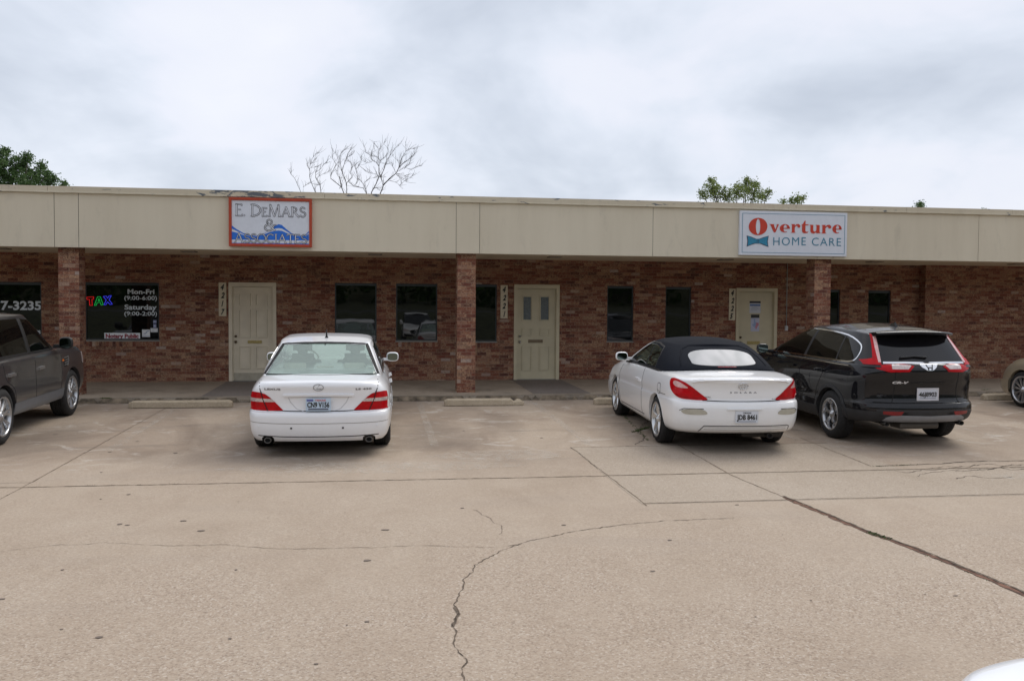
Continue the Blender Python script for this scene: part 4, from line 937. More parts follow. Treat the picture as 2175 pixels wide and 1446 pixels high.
def cabin_grid(d, nr=5, nc=4):
    R_ = d.get('RT'); F_ = d.get('FT', R_); rows = []; ss = d.get('ss', [.0, .15, .3, .45, .6, .75, .9, 1.0])
    for v, bow in d['v']:
        yr = d['yrb']+(d['yrt']-d['yrb'])*d.get('rv', lambda q: q)(v); yf = d['yfb']+(d['yft']-d['yfb'])*d.get('fv', lambda q: q)(v)
        hw = lambda y, yr=yr, yf=yf: (ip(d['wb'], (y-yr)/(yf-yr))*(1-v)+ip(d['wt'], (y-yr)/(yf-yr))*v+bow)
        z = lambda y, yr=yr, yf=yf: ip(d['zb'], (y-yr)/(yf-yr))*(1-v)+ip(d['zt'], (y-yr)/(yf-yr))*v
        P = []; rs = d.get('rs', 1)
        for fx, dy in R_[:-1]: y = yr+dy*rs; P.append((fx*hw(yr+R_[-1][1]*rs), y, z(y)))
        ya, yb = yr+R_[-1][1]*rs, yf-F_[-1][1]
        for s in ss: y = ya+(yb-ya)*s; P.append((hw(y), y, z(y)))
        for fx, dy in F_[:-1][::-1]: y = yf-dy; P.append((fx*hw(yf-F_[-1][1]), y, z(y)))
        rows.append(P)
    S0 = np.array(rows[-1]); nC = len(S0); nR = len(R_); Yc = S0[:, 1].copy(); e0, e1 = S0[0, 1], S0[-1, 1]
    for j in range(nR): Yc[j] = e0+.22+.03*j
    for j in range(nR): Yc[nC-1-j] = e1-.22-.03*j
    for f, g in d['roof']:
        R2 = []
        for j in range(nC):
            x = S0[j, 0]*f; y = S0[j, 1]*f+Yc[j]*(1-f)
            z = ip(d['zr'], (y-e0)/(e1-e0))-d.get('crown', .05)*(x/max(abs(S0[:, 0])))**2
            z = z-(z-S0[j, 2])*g; R2.append((x, y, z))
        rows.append(R2)
    A = herm(np.array(rows), nr); return np.transpose(herm_sym(np.transpose(A, (1, 0, 2)), nc), (1, 0, 2))
def VW(view, sx=1):
    if view == 'side': return Vector((0, 1, 0)), Vector((0, 0, 1)), Vector((-sx, 0, 0))
    if view == 'rear': return Vector((1, 0, 0)), Vector((0, 0, 1)), Vector((0, 1, 0))
    if view == 'front': return Vector((1, 0, 0)), Vector((0, 0, 1)), Vector((0, -1, 0))
    if view == 'top': return Vector((1, 0, 0)), Vector((0, 1, 0)), Vector((0, 0, -1))
    k = .70711
    if view == 'corner': return Vector((sx*k, k, 0)), Vector((0, 0, 1)), Vector((-sx*k, k, 0))
    if view == 'fcorner': return Vector((sx*k, -k, 0)), Vector((0, 0, 1)), Vector((-sx*k, -k, 0))
def inpoly(p, poly):
    x, y = p; c = False; n = len(poly); j = n-1
    for i in range(n):
        xi, yi = poly[i]; xj, yj = poly[j]
        if (yi > y) != (yj > y) and x < (xj-xi)*(y-yi)/(yj-yi)+xi: c = not c
        j = i
    return c
def smooth_poly(pts, n=4, closed=True):
    P = [Vector(p) for p in pts]; m = len(P); o = []
    for i in range(m if closed else m-1):
        p0, p1, p2, p3 = (P[(i-1) % m] if closed or i else P[i]), P[i], P[(i+1) % m], (P[(i+2) % m] if closed or i < m-2 else P[(i+1)])
        for k in range(n):
            t = k/n; o.append(tuple(.5*((2*p1)+(p2-p0)*t+(2*p0-5*p1+4*p2-p3)*t*t+(3*p1-p0-3*p2+p3)*t**3)))
    if not closed: o.append(tuple(P[-1]))
    return o
def cut_region(bm, poly, view, sx=1, pred=None):
    A_, B_, D_ = VW(view, sx)
    if len(poly) > 2:
        ar = sum(poly[i][0]*poly[(i+1) % len(poly)][1]-poly[(i+1) % len(poly)][0]*poly[i][1] for i in range(len(poly)))
    xs = [p[0] for p in poly]; ys = [p[1] for p in poly]; bb = (min(xs)-.01, max(xs)+.01, min(ys)-.01, max(ys)+.01)
    thr = {'side': .12, 'rear': .05, 'front': .05, 'top': .2, 'corner': .08, 'fcorner': .08}[view]
    def ok(f):
        c = f.calc_center_median(); n = f.normal
        if -n.dot(D_) < thr: return False
        if view == 'side' and c.x*sx < .2: return False
        if 'corner' in view and c.x*sx < 0: return False
        return pred is None or pred(c, n)
    for i in range(len(poly)):
        p, q = poly[i], poly[(i+1) % len(poly)]; dx, dy = q[0]-p[0], q[1]-p[1]
        if abs(dx)+abs(dy) < 1e-6: continue
        lo0, hi0, lo1, hi1 = min(p[0], q[0])-1e-4, max(p[0], q[0])+1e-4, min(p[1], q[1])-1e-4, max(p[1], q[1])+1e-4
        fs = []
        for f in bm.faces:
            cs = [(v.co.dot(A_), v.co.dot(B_)) for v in f.verts]
            if max(c[0] for c in cs) < lo0 or min(c[0] for c in cs) > hi0 or max(c[1] for c in cs) < lo1 or min(c[1] for c in cs) > hi1: continue
            if ok(f): fs.append(f)
        if not fs: continue
        no = A_*dy-B_*dx; co = A_*p[0]+B_*p[1]
        g = list({e for f in fs for e in f.edges})+list({v for f in fs for v in f.verts})+fs
        bmesh.ops.bisect_plane(bm, geom=g, dist=1e-5, plane_co=co, plane_no=no)
    R_ = []
    for f in bm.faces:
        if not ok(f): continue
        c = f.calc_center_median(); ca, cb = c.dot(A_), c.dot(B_)
        if bb[0] < ca < bb[1] and bb[2] < cb < bb[3] and inpoly((ca, cb), poly): R_.append(f)
    return R_
class Car:
    def __init__(s, name, root, body, cabin, paintm, cabm=None):
        s.root = root; s.bms = {'body': grid_bm(body_grid(body))}
        if cabin: s.bms['cabin'] = grid_bm(cabin_grid(cabin))
        s.mats = {'body': paintm, 'cabin': cabm or paintm}; s.paint = paintm
        s.sm = {}
        for k, b in s.bms.items():
            b.normal_update(); b.verts.index_update(); V = [v.co.copy() for v in b.verts]; Fs = [[v.index for v in f.verts] for f in b.faces]
            s.sm[k] = (BVHTree.FromPolygons(V, Fs), V, Fs, [v.normal.copy() for v in b.verts])
        bm = bmesh.new()
        for b in s.bms.values():
            me = bpy.data.meshes.new('x'); b.to_mesh(me); bm.from_mesh(me); bpy.data.meshes.remove(me)
        s.bvh = BVHTree.FromBMesh(bm); bm.free()
    def nrm_at(s, which, p):
        bvh, V, Fs, N = s.sm[which]; l, n, i, d = bvh.find_nearest(p)
        if i is None: return Vector((0, 0, 1))
        f = Fs[i]; w = poly_3d_calc([V[k] for k in f], l); r = Vector((0, 0, 0))
        for k, q in zip(f, w): r += N[k]*q
        return r.normalized()
    def hit(s, view, p, sx=1):
        A_, B_, D_ = VW(view, sx); o = A_*p[0]+B_*p[1]-D_*9; d = D_
        l, n, i, _ = s.bvh.ray_cast(o, d)
        if l is None: return None, None
        if n.dot(d) > 0: n = -n
        return l, n
    def panel(s, which, poly, view, mat, name, off=.003, sx=1, delete=False, pred=None, parent=None, skirt=.012, smooth=0):
        bm = s.bms[which]; 
        if smooth: poly = smooth_poly(poly, smooth)
        fs = cut_region(bm, poly, view, sx, pred)
        if not fs: return None
        vs = {}; V = []; Fc = []
        nrm = {}
        for f in fs:
            for v in f.verts: nrm.setdefault(v, Vector((0, 0, 0))); nrm[v] += f.normal*f.calc_area()
        for f in fs:
            for v in f.verts:
                if v not in vs: vs[v] = len(V); V.append(v.co+nrm[v].normalized()*off)
            Fc.append([vs[v] for v in f.verts])
        fset = set(fs); sk = []
        for f in fs:
            for lp in f.loops:
                e = lp.edge
                if sum(1 for g in e.link_faces if g in fset) == 1:
                    sk.append((lp.vert, lp.link_loop_next.vert))
        smf = [True]*len(Fc); low = {}
        if skirt:
            for a, b in sk:
                for v in (a, b):
                    if v not in low: low[v] = len(V); V.append(v.co+nrm[v].normalized()*(off-skirt))
                Fc.append([vs[b], vs[a], low[a], low[b]]); smf.append(False)
        m = MB(); m.add(V, Fc); m.sm = smf; o = m.build(name, mat, parent or s.root)
        o.data.normals_split_custom_set_from_vertices([s.nrm_at(which, Vector(v)) for v in V])
        if delete: bmesh.ops.delete(bm, geom=fs, context='FACES')
        return o
    def hole(s, which, poly, view, sx=1, pred=None):
        bm = s.bms[which]; fs = cut_region(bm, poly, view, sx, pred); bmesh.ops.delete(bm, geom=fs, context='FACES')
    def line(s, pts, view, w, mat, name='panel_gap', sx=1, h=.0012, closed=False, parent=None, step=.025, depth=.004, mb=None, wr=None):
        if mat in (M_GAP, M_DKGAP) and w < .02: w = w*1.45; h += .0006
        P = [Vector(p) for p in pts]; Q = []
        if closed: P.append(P[0])
        for i in range(len(P)-1):
            n = max(1, int((P[i+1]-P[i]).length/step))
            for k in range(n): Q.append(P[i].lerp(P[i+1], k/n))
        Q.append(P[-1]); H = []
        for q in Q:
            l, n = s.hit(view, q, sx)
            if l is None: continue
            if H and H[-1] and (l-H[-1][-1][0]).length > .22: H.append([])
            if not H: H.append([])
            H[-1].append((l, n))
        if not H: return
        m = mb or MB()
        for H in [q for q in H if len(q) > 1]:
            V = []
            for i, (l, n) in enumerate(H):
                t = H[min(i+1, len(H)-1)][0]-H[max(i-1, 0)][0]
                if t.length < 1e-6: t = Vector((0, 0, 1))
                sd = n.cross(t.normalized()); sd.normalize()
                V += [l+sd*w/2-n*depth, l+sd*w/2*.85+n*h, l-sd*w/2*.85+n*h, l-sd*w/2-n*depth]
            n4 = 4*(len(H)-1)
            m.add(V, [(4*i+k, 4*i+k+1, 4*i+4+k+1, 4*i+4+k) for i in range(len(H)-1) for k in range(3)]+[(0, 3, 2, 1), (n4, n4+1, n4+2, n4+3)], False)
        if not m.v: return
        if mb: return
        return m.build(name, mat, parent or s.root)
    def arches(s, centers, r, depth=.26, liner=True, lipw=.02, lipmat=None, r2=None, flare=None):
        for (y, z) in centers:
            for sx in (1, -1):
                poly = [(y+r*math.cos(2*math.pi*k/40), z+r*math.sin(2*math.pi*k/40)*(1 if math.sin(2*math.pi*k/40) > 0 else 1)) for k in range(40)]
                poly = [p for p in poly if p[1] > z-.25]; 
                poly = [(p[0], p[1] if p[1] > z else p[1]) for p in poly]
                if flare: s.line([(y+(r+flare/2)*math.cos(rad(a)), z+(r+flare/2)*math.sin(rad(a))) for a in range(-12, 194, 6)], 'side', flare, lipmat, 'arch_trim', sx, h=.010, depth=.01)
                # open down to the sill
                lowy = [p for p in poly if p[1] <= z]
                poly2 = [(y+r*math.cos(rad(a)), z+r*math.sin(rad(a))) for a in range(0, 181, 6)]+[(y-r, -.1), (y+r, -.1)]
                s.hole('body', poly2, 'side', sx, pred=lambda c, n: abs(c.x) > .4)
                # lip and liner
                mb = MB(); V = []; ang = [rad(a) for a in range(-6, 187, 6)]
                for a in ang:
                    p = (y+(r+.004)*math.cos(a), z+(r+.004)*math.sin(a)); l, n = s.hit('side', p, sx)
                    xo = (l.x if l is not None and l.x*sx > .4 else sx*.85)
                    V += [(xo+sx*.002, p[0], p[1]), (xo-sx*.05, y+(r-.006)*math.cos(a), z+(r-.006)*math.sin(a)), (sx*.42, y+(r-.004)*math.cos(a), z+(r-.004)*math.sin(a))]
                n = len(ang); mb.add(V[:], [(3*i, 3*i+1, 3*i+4, 3*i+3) for i in range(n-1)], True); mb.build('arch_lip', s.paint if not lipmat else lipmat, s.root)
                mb = MB(); mb.add(V[:], [(3*i+1, 3*i+2, 3*i+5, 3*i+4) for i in range(n-1)], True); mb.build('wheel_well', M_UNDER, s.root)
    def finish(s, names=None):
        names = names or {}
        for k, bm in s.bms.items():
            nn = [s.nrm_at(k, v.co) for v in bm.verts]
            me = bpy.data.meshes.new(names.get(k, k)); bm.to_mesh(me); bm.free(); me.materials.append(s.mats[k])
            o = bpy.data.objects.new(names.get(k, k), me); link(o); o.parent = s.root
            me.polygons.foreach_set('use_smooth', [True]*len(me.polygons)); me.update(); me.normals_split_custom_set_from_vertices(nn)
    def text(s, body, x0, x1, z0, z1, mat, name='lettering', parent=None, off=.004, bold=.02, shear=0, view='rear', ref=None, spacing=1, th=0):
        v, f = text_geo(body, bold, shear, spacing, 2); ax0 = min(p[0] for p in v); ax1 = max(p[0] for p in v); az0 = min(p[1] for p in v); az1 = max(p[1] for p in v)
        if ref: az0, az1 = ref
        V = []
        for p in v:
            X = x0+(p[0]-ax0)/(ax1-ax0)*(x1-x0); Z = z0+(p[1]-az0)/(az1-az0)*(z1-z0); l, n = s.hit(view, (X, Z))
            V.append(l+n*off if l is not None else Vector((X, 0, Z)))
        F2 = []
        for q in f:
            a, b, c = V[q[0]], V[q[1]], V[q[2]]; cr = (b.x-a.x)*(c.z-a.z)-(b.z-a.z)*(c.x-a.x); F2.append(q if cr > 0 else q[::-1])
        return MB().add(V, F2).build(name, mat, parent or s.root)
def wheel(parent, x, y, r, w, sx, style, rim_r, rimmat=None):
    """x: outer face of the tyre; parent space"""
    rm = rimmat or M_SILVER
    T = Matrix.Translation((x, y, r)) @ Matrix.Scale(sx, 4, Vector((1, 0, 0)))   # local +x = outwards
    def fin(m, name, mat, par):
        if sx < 0: m.f = [q[::-1] for q in m.f]
        return m.build(name, mat, par, T)
    m = MB(); m.lathe_x([(-w*.9, 0), (-w*.9, rim_r-.02), (-.10, rim_r-.03), (-.10, 0)], 28); wh = fin(m, 'wheel', M_UNDER, parent)
    R = r; pr_ = [(-w+.02, rim_r-.005), (-w+.01, rim_r+.03), (-w+.012, R-.03), (-w+.03, R-.008), (-w+.06, R)]
    # tread with grooves
    xs = [-w+.06+(w-.12)*k/10 for k in range(11)]
    for k in range(1, 11): pr_ += ([(xs[k]-.004, R), (xs[k]-.004, R-.007), (xs[k], R-.007), (xs[k], R)] if k in (2, 4, 6, 8) else [(xs[k], R)])
    pr_ += [(-.03, R-.006), (-.012, R-.028), (-.002, R-.055), (.002, rim_r+.045), (-.006, rim_r+.012), (-.012, rim_r-.004)]
    m = MB(); m.lathe_x(pr_[::-1], 48); fin(m, 'tyre', M_RUB, wh)
    m = MB(); m.lathe_x([(-.006, rim_r+.010), (-.002, rim_r+.004), (-.004, rim_r-.010), (-.016, rim_r-.018), (-.07, rim_r-.026), (-.11, rim_r-.028)], 48)
    def spoke(a, w0, w1, r0, r1, x0=-.035, x1=-.012, th=.022, bend=0.0):
        n = 4; P = []
        for k in range(n+1):
            t = k/n; rr = r0+(r1-r0)*t; ww = w0+(w1-w0)*t; xx = x0+(x1-x0)*t+.008*math.sin(math.pi*t); aa = a+bend*t
            c, s_ = math.cos(aa), math.sin(aa)
            for (u, dx) in ((-ww, -th), (-ww*.72, 0), (ww*.72, 0), (ww, -th)): P.append((xx+dx, rr*c-u*s_, rr*s_+u*c))
        m.add(P, [(4*i+k+4, 4*i+k+5, 4*i+k+1, 4*i+k) for i in range(n) for k in range(3)])
    hub = .05
    if style == 'five':
        for k in range(5): spoke(math.pi*(.5+.4*k), .035, .030, .03, rim_r-.015)
        hub = .06
    elif style == 'star':
        for k in range(5):
            a = math.pi*(.5+.4*k); spoke(a, .024, .018, .04, rim_r*.62); spoke(a-.02, .012, .030, rim_r*.55, rim_r-.012, bend=-.35); spoke(a+.02, .012, .018, rim_r*.55, rim_r-.012, bend=.22)
    elif style == 'twin':
        for k in range(7):
            a = 2*math.pi*k/7+.2; spoke(a-.06, .018, .013, .05, rim_r-.012, bend=-.10); spoke(a+.06, .018, .013, .05, rim_r-.012, bend=.10)
        hub = .07
    elif style == 'multi':
        for k in range(10):
            a = 2*math.pi*k/10+.1; spoke(a-.03, .010, .009, .05, rim_r-.012, bend=-.08); spoke(a+.03, .010, .009, .05, rim_r-.012, bend=.08)
    m.lathe_x([(-.05, hub+.012), (-.028, hub+.004), (-.022, hub*.55), (-.018, hub*.5), (-.014, 0)], 24)
    # brake disc behind
    rim = fin(m, 'rim', rm, wh)
    m = MB(); m.lathe_x([(-.092, rim_r*.72), (-.09, rim_r*.71), (-.088, .03)], 28); fin(m, 'brake_disc', plain('brake_disc', (.16, .15, .14), .4, .8), wh)
    m = MB(); m.lathe_x([(-.020, .028), (-.011, .024), (-.009, 0)], 16); fin(m, 'hub_cap', rm, wh)
    return wh
def car_root(name, X, Y, head, label, cat='car', group='cars parked nose-in along the kerb', y_off=0):
    """rear centre of the car stands at X, Y on the sloping lot; head = heading, degrees to the right of +Y"""
    h = rad(head); f = Vector((math.sin(h), math.cos(h), 0)); f.z = SL*f.y; f.normalize(); r = Vector((math.cos(h), -math.sin(h), 0)); r.z = SL*r.y; r.normalize(); u = r.cross(f)
    o = empty(name); M = Matrix((r, f, u)).transposed().to_4x4(); M.translation = Vector((X, Y, zlot(Y))); o.matrix_world = M
    return tag(o, label, cat, group)
def mirror_unit(c, x, y, z, sx, w=.20, h=.13, d=.12, shell=None, arm=.10):
    b = MB(); bm = bmesh.new(); bmesh.ops.create_cube(bm, size=1)
    bmesh.ops.subdivide_edges(bm, edges=bm.edges, cuts=3, use_grid_fill=True)
    for v in bm.verts:
        p = v.co*2; q = Vector((math.copysign(abs(p.x)**1, p.x), p.y, p.z)); ln = (abs(q.x)**3.2+abs(q.y)**3.2+abs(q.z)**3.2)**(1/3.2); q = q/ln
        taper = 1-.25*max(0, q.y); v.co = Vector((x+sx*(arm+w/2)+q.x*w/2*taper, y+q.y*d/2, z+q.z*h/2*taper))
    for v in bm.verts:
        if v.co.y < y-d*.36: v.co.y = y-d*.36
    b.frombm(bm, True); sh = b.build('mirror', shell or c.paint, c.root)
    b = MB(); P = []
    n = 24
    for k in range(n):
        a = 2*math.pi*k/n; ca, sa = math.cos(a), math.sin(a); e = (abs(ca)**3.5+abs(sa)**3.5)**(-1/3.5)
        P.append((x+sx*(arm+w/2)+ca*e*w*.415, y-d*.36-.003, z+sa*e*h*.39))
    b.add(P, [tuple(range(n))]); b.build('mirror_glass', M_MIRR, sh)
    b = MB(); b.box(min(x-sx*.03, x+sx*(arm+.03)), max(x-sx*.03, x+sx*(arm+.03)), y-.02, y+.04, z-h*.42, z-h*.12, .008); b.build('mirror_arm', M_BLACK if shell is None else shell, sh)
def plate(c, x, z, txt, label, state, y=None, w=.305, h=.155, pale=(.62, .65, .70), frame=None, sub=True, top=None):
    l, n = c.hit('rear', (x, z)); y = l.y if y is None else y; y -= .012
    b = MB(); b.box(x-w/2, x+w/2, y, y+.006, z-h/2, z+h/2, .002); o = b.build('number_plate', plain('plate_'+txt[:3], pale, .4, vary=.03), c.root)
    b = MB(); fit_text(b, txt, x-w*.44, x+w*.44, z-h*.20, z+h*.22, y-.003, bold=.035, ref=(0, .73)); b.build('lettering', M_NUM, o)
    if state:
        b = MB(); fit_text(b, state, x-w*.18, x+w*.18, z+h*.30, z+h*.42, y-.003, bold=.03, ref=(0, .73)); b.build('lettering', M_NUM, o)
    if top:
        b = MB(); b.box(x-w*.46, x-w*.2, y-.002, y-.0005, z+h*.28, z+h*.44); b.build('emblem', plain('plate_blue', (.10, .12, .35), .4), o)
        b = MB(); fit_text(b, 'TEXAS', x-w*.14, x+w*.3, z+h*.30, z+h*.43, y-.003, bold=.04, ref=(0, .73)); b.build('lettering', plain('plate_red', (.55, .12, .12), .4), o)
    b = MB(); b.box(x-w*.40, x+w*.40, y-.003, y-.001, z-h*.40, z-h*.31); b.build('plate_strip', M_SNAVY if top else M_PGRY, o)
    if frame:
        b = MB(); t = .012
        b.box(x-w/2-t, x-w/2+.003, y-.004, y+.006, z-h/2-t, z+h/2+t); b.box(x+w/2-.003, x+w/2+t, y-.004, y+.006, z-h/2-t, z+h/2+t); b.box(x-w/2, x+w/2, y-.0035, y+.006, z-h/2-t, z-h/2+.003); b.box(x-w/2, x+w/2, y-.0035, y+.006, z+h/2-.003, z+h/2+t)
        b.build('plate_frame', frame, o)
    return o
def underbody(c, L, w, z0=.17, z1=.42, y0=.12, top=None):
    b = MB(); b.box(-w*.80, w*.80, y0+.65, L-.5, z0+.06, z0+.12, .01); b.box(-w*.62, w*.62, y0+.25, L-.4, z0+.08, z1, .02); b.build('underbody', M_UNDER, c.root)
def tailpipe(c, x, y, z, r, mat=None):
    b = MB(); n = 20; V = []
    prof = [(-.02, r), (0, r+.003), (.015, r+.003), (.14, r), (.14, r-.006), (.02, r-.007)]
    prof = [(0.10, r), (-.004, r), (-.010, r-.003), (-.006, r-.008), (.10, r-.010)]
    for k in range(n):
        a = 2*math.pi*k/n; V += [(x+p[1]*1.25*math.cos(a), y+p[0], z+p[1]*math.sin(a)) for p in prof]
    m = len(prof); b.add(V, [(k*m+i, ((k+1) % n)*m+i, ((k+1) % n)*m+i+1, k*m+i+1) for k in range(n) for i in range(m-1)], True)
    o = b.build('tailpipe', mat or M_CHROME, c.root)
    b = MB(); b.add([(x+(r-.006)*1.25*math.cos(2*math.pi*k/n), y+.03, z+(r-.006)*math.sin(2*math.pi*k/n)) for k in range(n)], [tuple(range(n))]); b.build('pipe_bore', M_CAVE, o)
def seat(c, x, y, z, mat, w=.5, back=.62, name='seat'):
    b = MB(); b.box(x-w/2, x+w/2, y, y+.5, z, z+.18, .05); o = b.build(name, mat, c.root)
    b = MB(); bm = bmesh.new(); bmesh.ops.create_cube(bm, size=1); bmesh.ops.bevel(bm, geom=list(bm.edges), offset=.2, segments=3, affect='EDGES')
    for v in bm.verts: v.co = Vector((x+v.co.x*w*.96, y-.02-(v.co.z+.5)*.12+v.co.y*.14, z+.1+(v.co.z+.5)*back))
    b.frombm(bm, True); b.build('backrest', mat, o)
    b = MB(); bm = bmesh.new(); bmesh.ops.create_cube(bm, size=1); bmesh.ops.bevel(bm, geom=list(bm.edges), offset=.25, segments=3, affect='EDGES')
    for v in bm.verts: v.co = Vector((x+v.co.x*.27, y-.17+v.co.y*.10, z+.1+back+.09+v.co.z*.17))
    b.frombm(bm, True); b.build('headrest', mat, o)
    return o

# ------------------------------------------------------------------ cream-white saloon (rear view)
P_WHITE = paint('pearl_white', (.82, .835, .86), damt=.25); P_WHITE2 = paint('cream_white', (.81, .82, .83), dirt=(.45, .38, .28), damt=.4); P_BLACK = paint('black_paint', (.006, .006, .008), dirt=(.05, .045, .04), damt=.35)
P_GREY = paint('bronze_grey', (.050, .051, .058), .45, .32, dirt=(.16, .13, .11)); P_BEIGE = paint('beige_metallic', (.42, .36, .26), .5, .3); 
M_FABRIC = plain('soft_top', (.010, .012, .018), .9, 0, .12, vary=.15, vscale=60); M_GREYPL = plain('grey_plastic', (.25, .255, .27), .5); M_DKPL = plain('dark_cladding', (.022, .023, .026), .55, vary=.12)
V_ROOF = [(.975, .72), (.92, .36), (.8, .1), (.5, .0), (0, 0)]
M_BADGE = plain('badge_metal', (.22, .22, .23), .3, .8)
def ls_body():
    return dict(L=5.0, HW=[(0, .845), (.5, .893), (1.1, .912), (2.5, .915), (3.8, .91), (4.5, .88), (5, .82)],
        zb=[(0, .215), (.6, .20), (1.6, .19), (4.2, .19), (5, .20)], zs=[(0, .930), (.6, .955), (1.5, .965), (3.2, .94), (3.9, .885), (4.5, .79), (5, .68)],
        deck=[(0, .955), (.12, .972), (.5, 1.005), (1, 1.03), (3.3, 1.03), (4.0, .965), (4.6, .86), (5, .74)], crown=.035, fan=.30,
        ys=[.9, 1.13, 1.4, 1.8, 2.3, 2.8, 3.3, 3.7, 4.0, 4.3],
        levels=[(0, .075, .07, .1), (.05, .045, .04, .06), (.14, .022, .015, .03), (.33, .004, 0, 0), (.47, 0, .006, 0), (.495, .004, .014, .02), (.512, .014, .052, .03), (.60, .012, .062, .05), (.75, .018, .054, .09), (.88, .048, .036, .13), (.955, .088, .026, .17), (1.0, .125, .036, .2)],
        top=[(.975, .55), (.93, .22), (.8, .04), (.45, 0), (0, 0)])
CT_LS = [(0, 0), (.4, .012), (.72, .04), (.88, .085), (.955, .16), (.985, .27), (1, .40)]
def ls_cabin():
    return dict(yrb=.42, yrt=1.30, yfb=3.80, yft=2.80, RT=CT_LS, FT=[(0, 0), (.4, .015), (.72, .05), (.88, .09), (.95, .13), (.985, .18), (1, .25)],
        v=[(0, 0), (.2, .012), (.45, .02), (.7, .017), (.88, .006), (1, -.01)], wb=[(0, .765), (.3, .80), (1, .80)], wt=[(0, .585), (.3, .615), (.8, .61), (1, .59)],
        zb=[(0, .955), (1, .955)], zt=[(0, 1.355), (.25, 1.395), (.6, 1.41), (1, 1.35)], zr=[(0, 1.37), (.3, 1.435), (.6, 1.452), (1, 1.40)], crown=.02, roof=V_ROOF)
def sedan(root, pm, plate_txt=True):
    c = Car('s', root, ls_body(), ls_cabin(), pm)
    # rear glass, dark surround and side glass
    rg = [(-.755, .985), (-.585, 1.350), (0, 1.372), (.585, 1.350), (.755, .985)]
    up = lambda cc, n: cc.y < 1.5 and n.y < -.25
    c.line([(-.73, 1.0), (-.565, 1.348), (-.3, 1.362), (0, 1.366), (.3, 1.362), (.565, 1.348), (.73, 1.0)], 'rear', .058, M_DKGAP, 'glass_surround', h=.001)
    c.line([(-.73, 1.003), (0, 1.0), (.73, 1.003)], 'rear', .020, M_DKGAP, 'glass_surround', h=.002)
    c.panel('cabin', [(-.712, .985), (-.552, 1.335), (-.3, 1.350), (0, 1.354), (.3, 1.350), (.552, 1.335), (.712, .985)], 'rear', M_CARGL, 'rear_window', off=-.004, delete=True, pred=up, skirt=0)
    for sx in (1, -1):
        sg = [(.98, 1.0), (1.16, 1.16), (1.42, 1.29), (1.8, 1.345), (2.3, 1.365), (2.8, 1.335), (3.2, 1.18), (3.52, 1.0), (2.3, .985)]
        c.line(sg, 'side', .022, M_CHROME, 'window_trim', sx, closed=True, h=.003)
        c.panel('cabin', sg, 'side', M_TINT, 'side_window', off=-.004, sx=sx, delete=True, skirt=0)
        c.line([(1.33, .985), (1.45, 1.31)], 'side', .05, M_BLACK, 'window_post', sx, h=.0); c.line([(2.28, .985), (2.22, 1.37)], 'side', .07, M_BLACK, 'window_post', sx, h=.0)
        for l in ([(2.25, .96), (2.27, .6), (2.30, .26)], [(3.35, .92), (3.45, .6), (3.42, .26)], [(1.28, .97), (1.25, .8), (1.45, .62), (1.55, .26)]): c.line(smooth_poly(l, 4, False), 'side', .007, M_GAP, 'panel_gap', sx)
        c.line([(.95, .555), (1.5, .5), (3.5, .5)], 'side', .05, pm, 'door_moulding', sx, h=.008)
        for y in (1.55, 2.48): c.line([(y, .80), (y+.2, .805)], 'side', .032, M_CHROME if 0 else pm, 'door_handle', sx, h=.028)
        mirror_unit(c, sx*.79, 3.25, 1.02, sx, .195, .15, .13, pm, .045)
    c.panel('cabin', [(-.70, 1.0), (-.55, 1.34), (0, 1.40), (.55, 1.34), (.70, 1.0)], 'front', M_CARGL, 'windscreen', off=-.003, delete=True, skirt=0, pred=lambda cc, n: cc.y > 2.8)
    # trunk lid outline
    for sx in (1, -1):
        c.line([(sx*.715, .985), (sx*.735, .93), (sx*.72, .86), (sx*.675, .72), (sx*.62, .60)], 'rear', .010, M_GAP)
    c.line(smooth_poly([(-.62, .600), (-.44, .594), (-.30, .590), (0, .589), (.30, .590), (.44, .594), (.62, .600)], 3, False), 'rear', .010, M_GAP)
    # tail lamps
    for sx in (1, -1):
        P = [(.43, .600), (.52, .69), (.60, .765), (.655, .802), (.72, .818), (.80, .822), (.90, .80), (.93, .70), (.92, .615), (.80, .594), (.6, .592)]
        tl = c.panel('body', [(sx*a, b) for a, b in P], 'rear', M_RED, 'taillight', off=.006, pred=lambda cc, n, sx=sx: cc.y < .30 and cc.x*sx > 0)
        c.panel('body', [(sx*a, b) for a, b in [(.575, .742), (.655, .744), (.93, .745), (.93, .700), (.80, .700), (.535, .705)]], 'rear', M_CLEAR, 'indicator_band', off=.0085, pred=lambda cc, n, sx=sx: cc.y < .30 and cc.x*sx > 0, parent=tl, skirt=.003)
        c.line([(sx*.705, .83), (sx*.675, .72), (sx*.62, .592)], 'rear', .008, M_DKGAP, 'panel_gap', h=.0100, parent=tl)
    # bumper details
    c.line([(-.9, .452), (-.5, .443), (0, .440), (.5, .443), (.9, .452)], 'rear', .009, plain('grey_groove', (.30, .29, .27), .6), 'bumper_strip', h=.002)
    c.line([(-.74, .285), (-.4, .275), (0, .272), (.4, .275), (.74, .285)], 'rear', .010, M_GAP, 'bumper_groove', h=.0008)
    for x in (-.33, .30): c.line([(x-.012, .385), (x+.012, .385)], 'rear', .024, M_BLACK, 'parking_sensor', h=.004)
    for x in (-.74, .72): c.line([(x-.013, .40), (x+.013, .40)], 'rear', .026, pm, 'parking_sensor', h=.006)
    # chrome handle strip above the plate with recess
    c.line([(-.43, .786), (-.2, .792), (0, .793), (.2, .792), (.43, .786)], 'rear', .030, pm, 'trunk_strip', h=.020)
    c.line([(-.41, .772), (0, .778), (.41, .772)], 'rear', .008, M_SILVER, 'chrome_strip', h=.018)
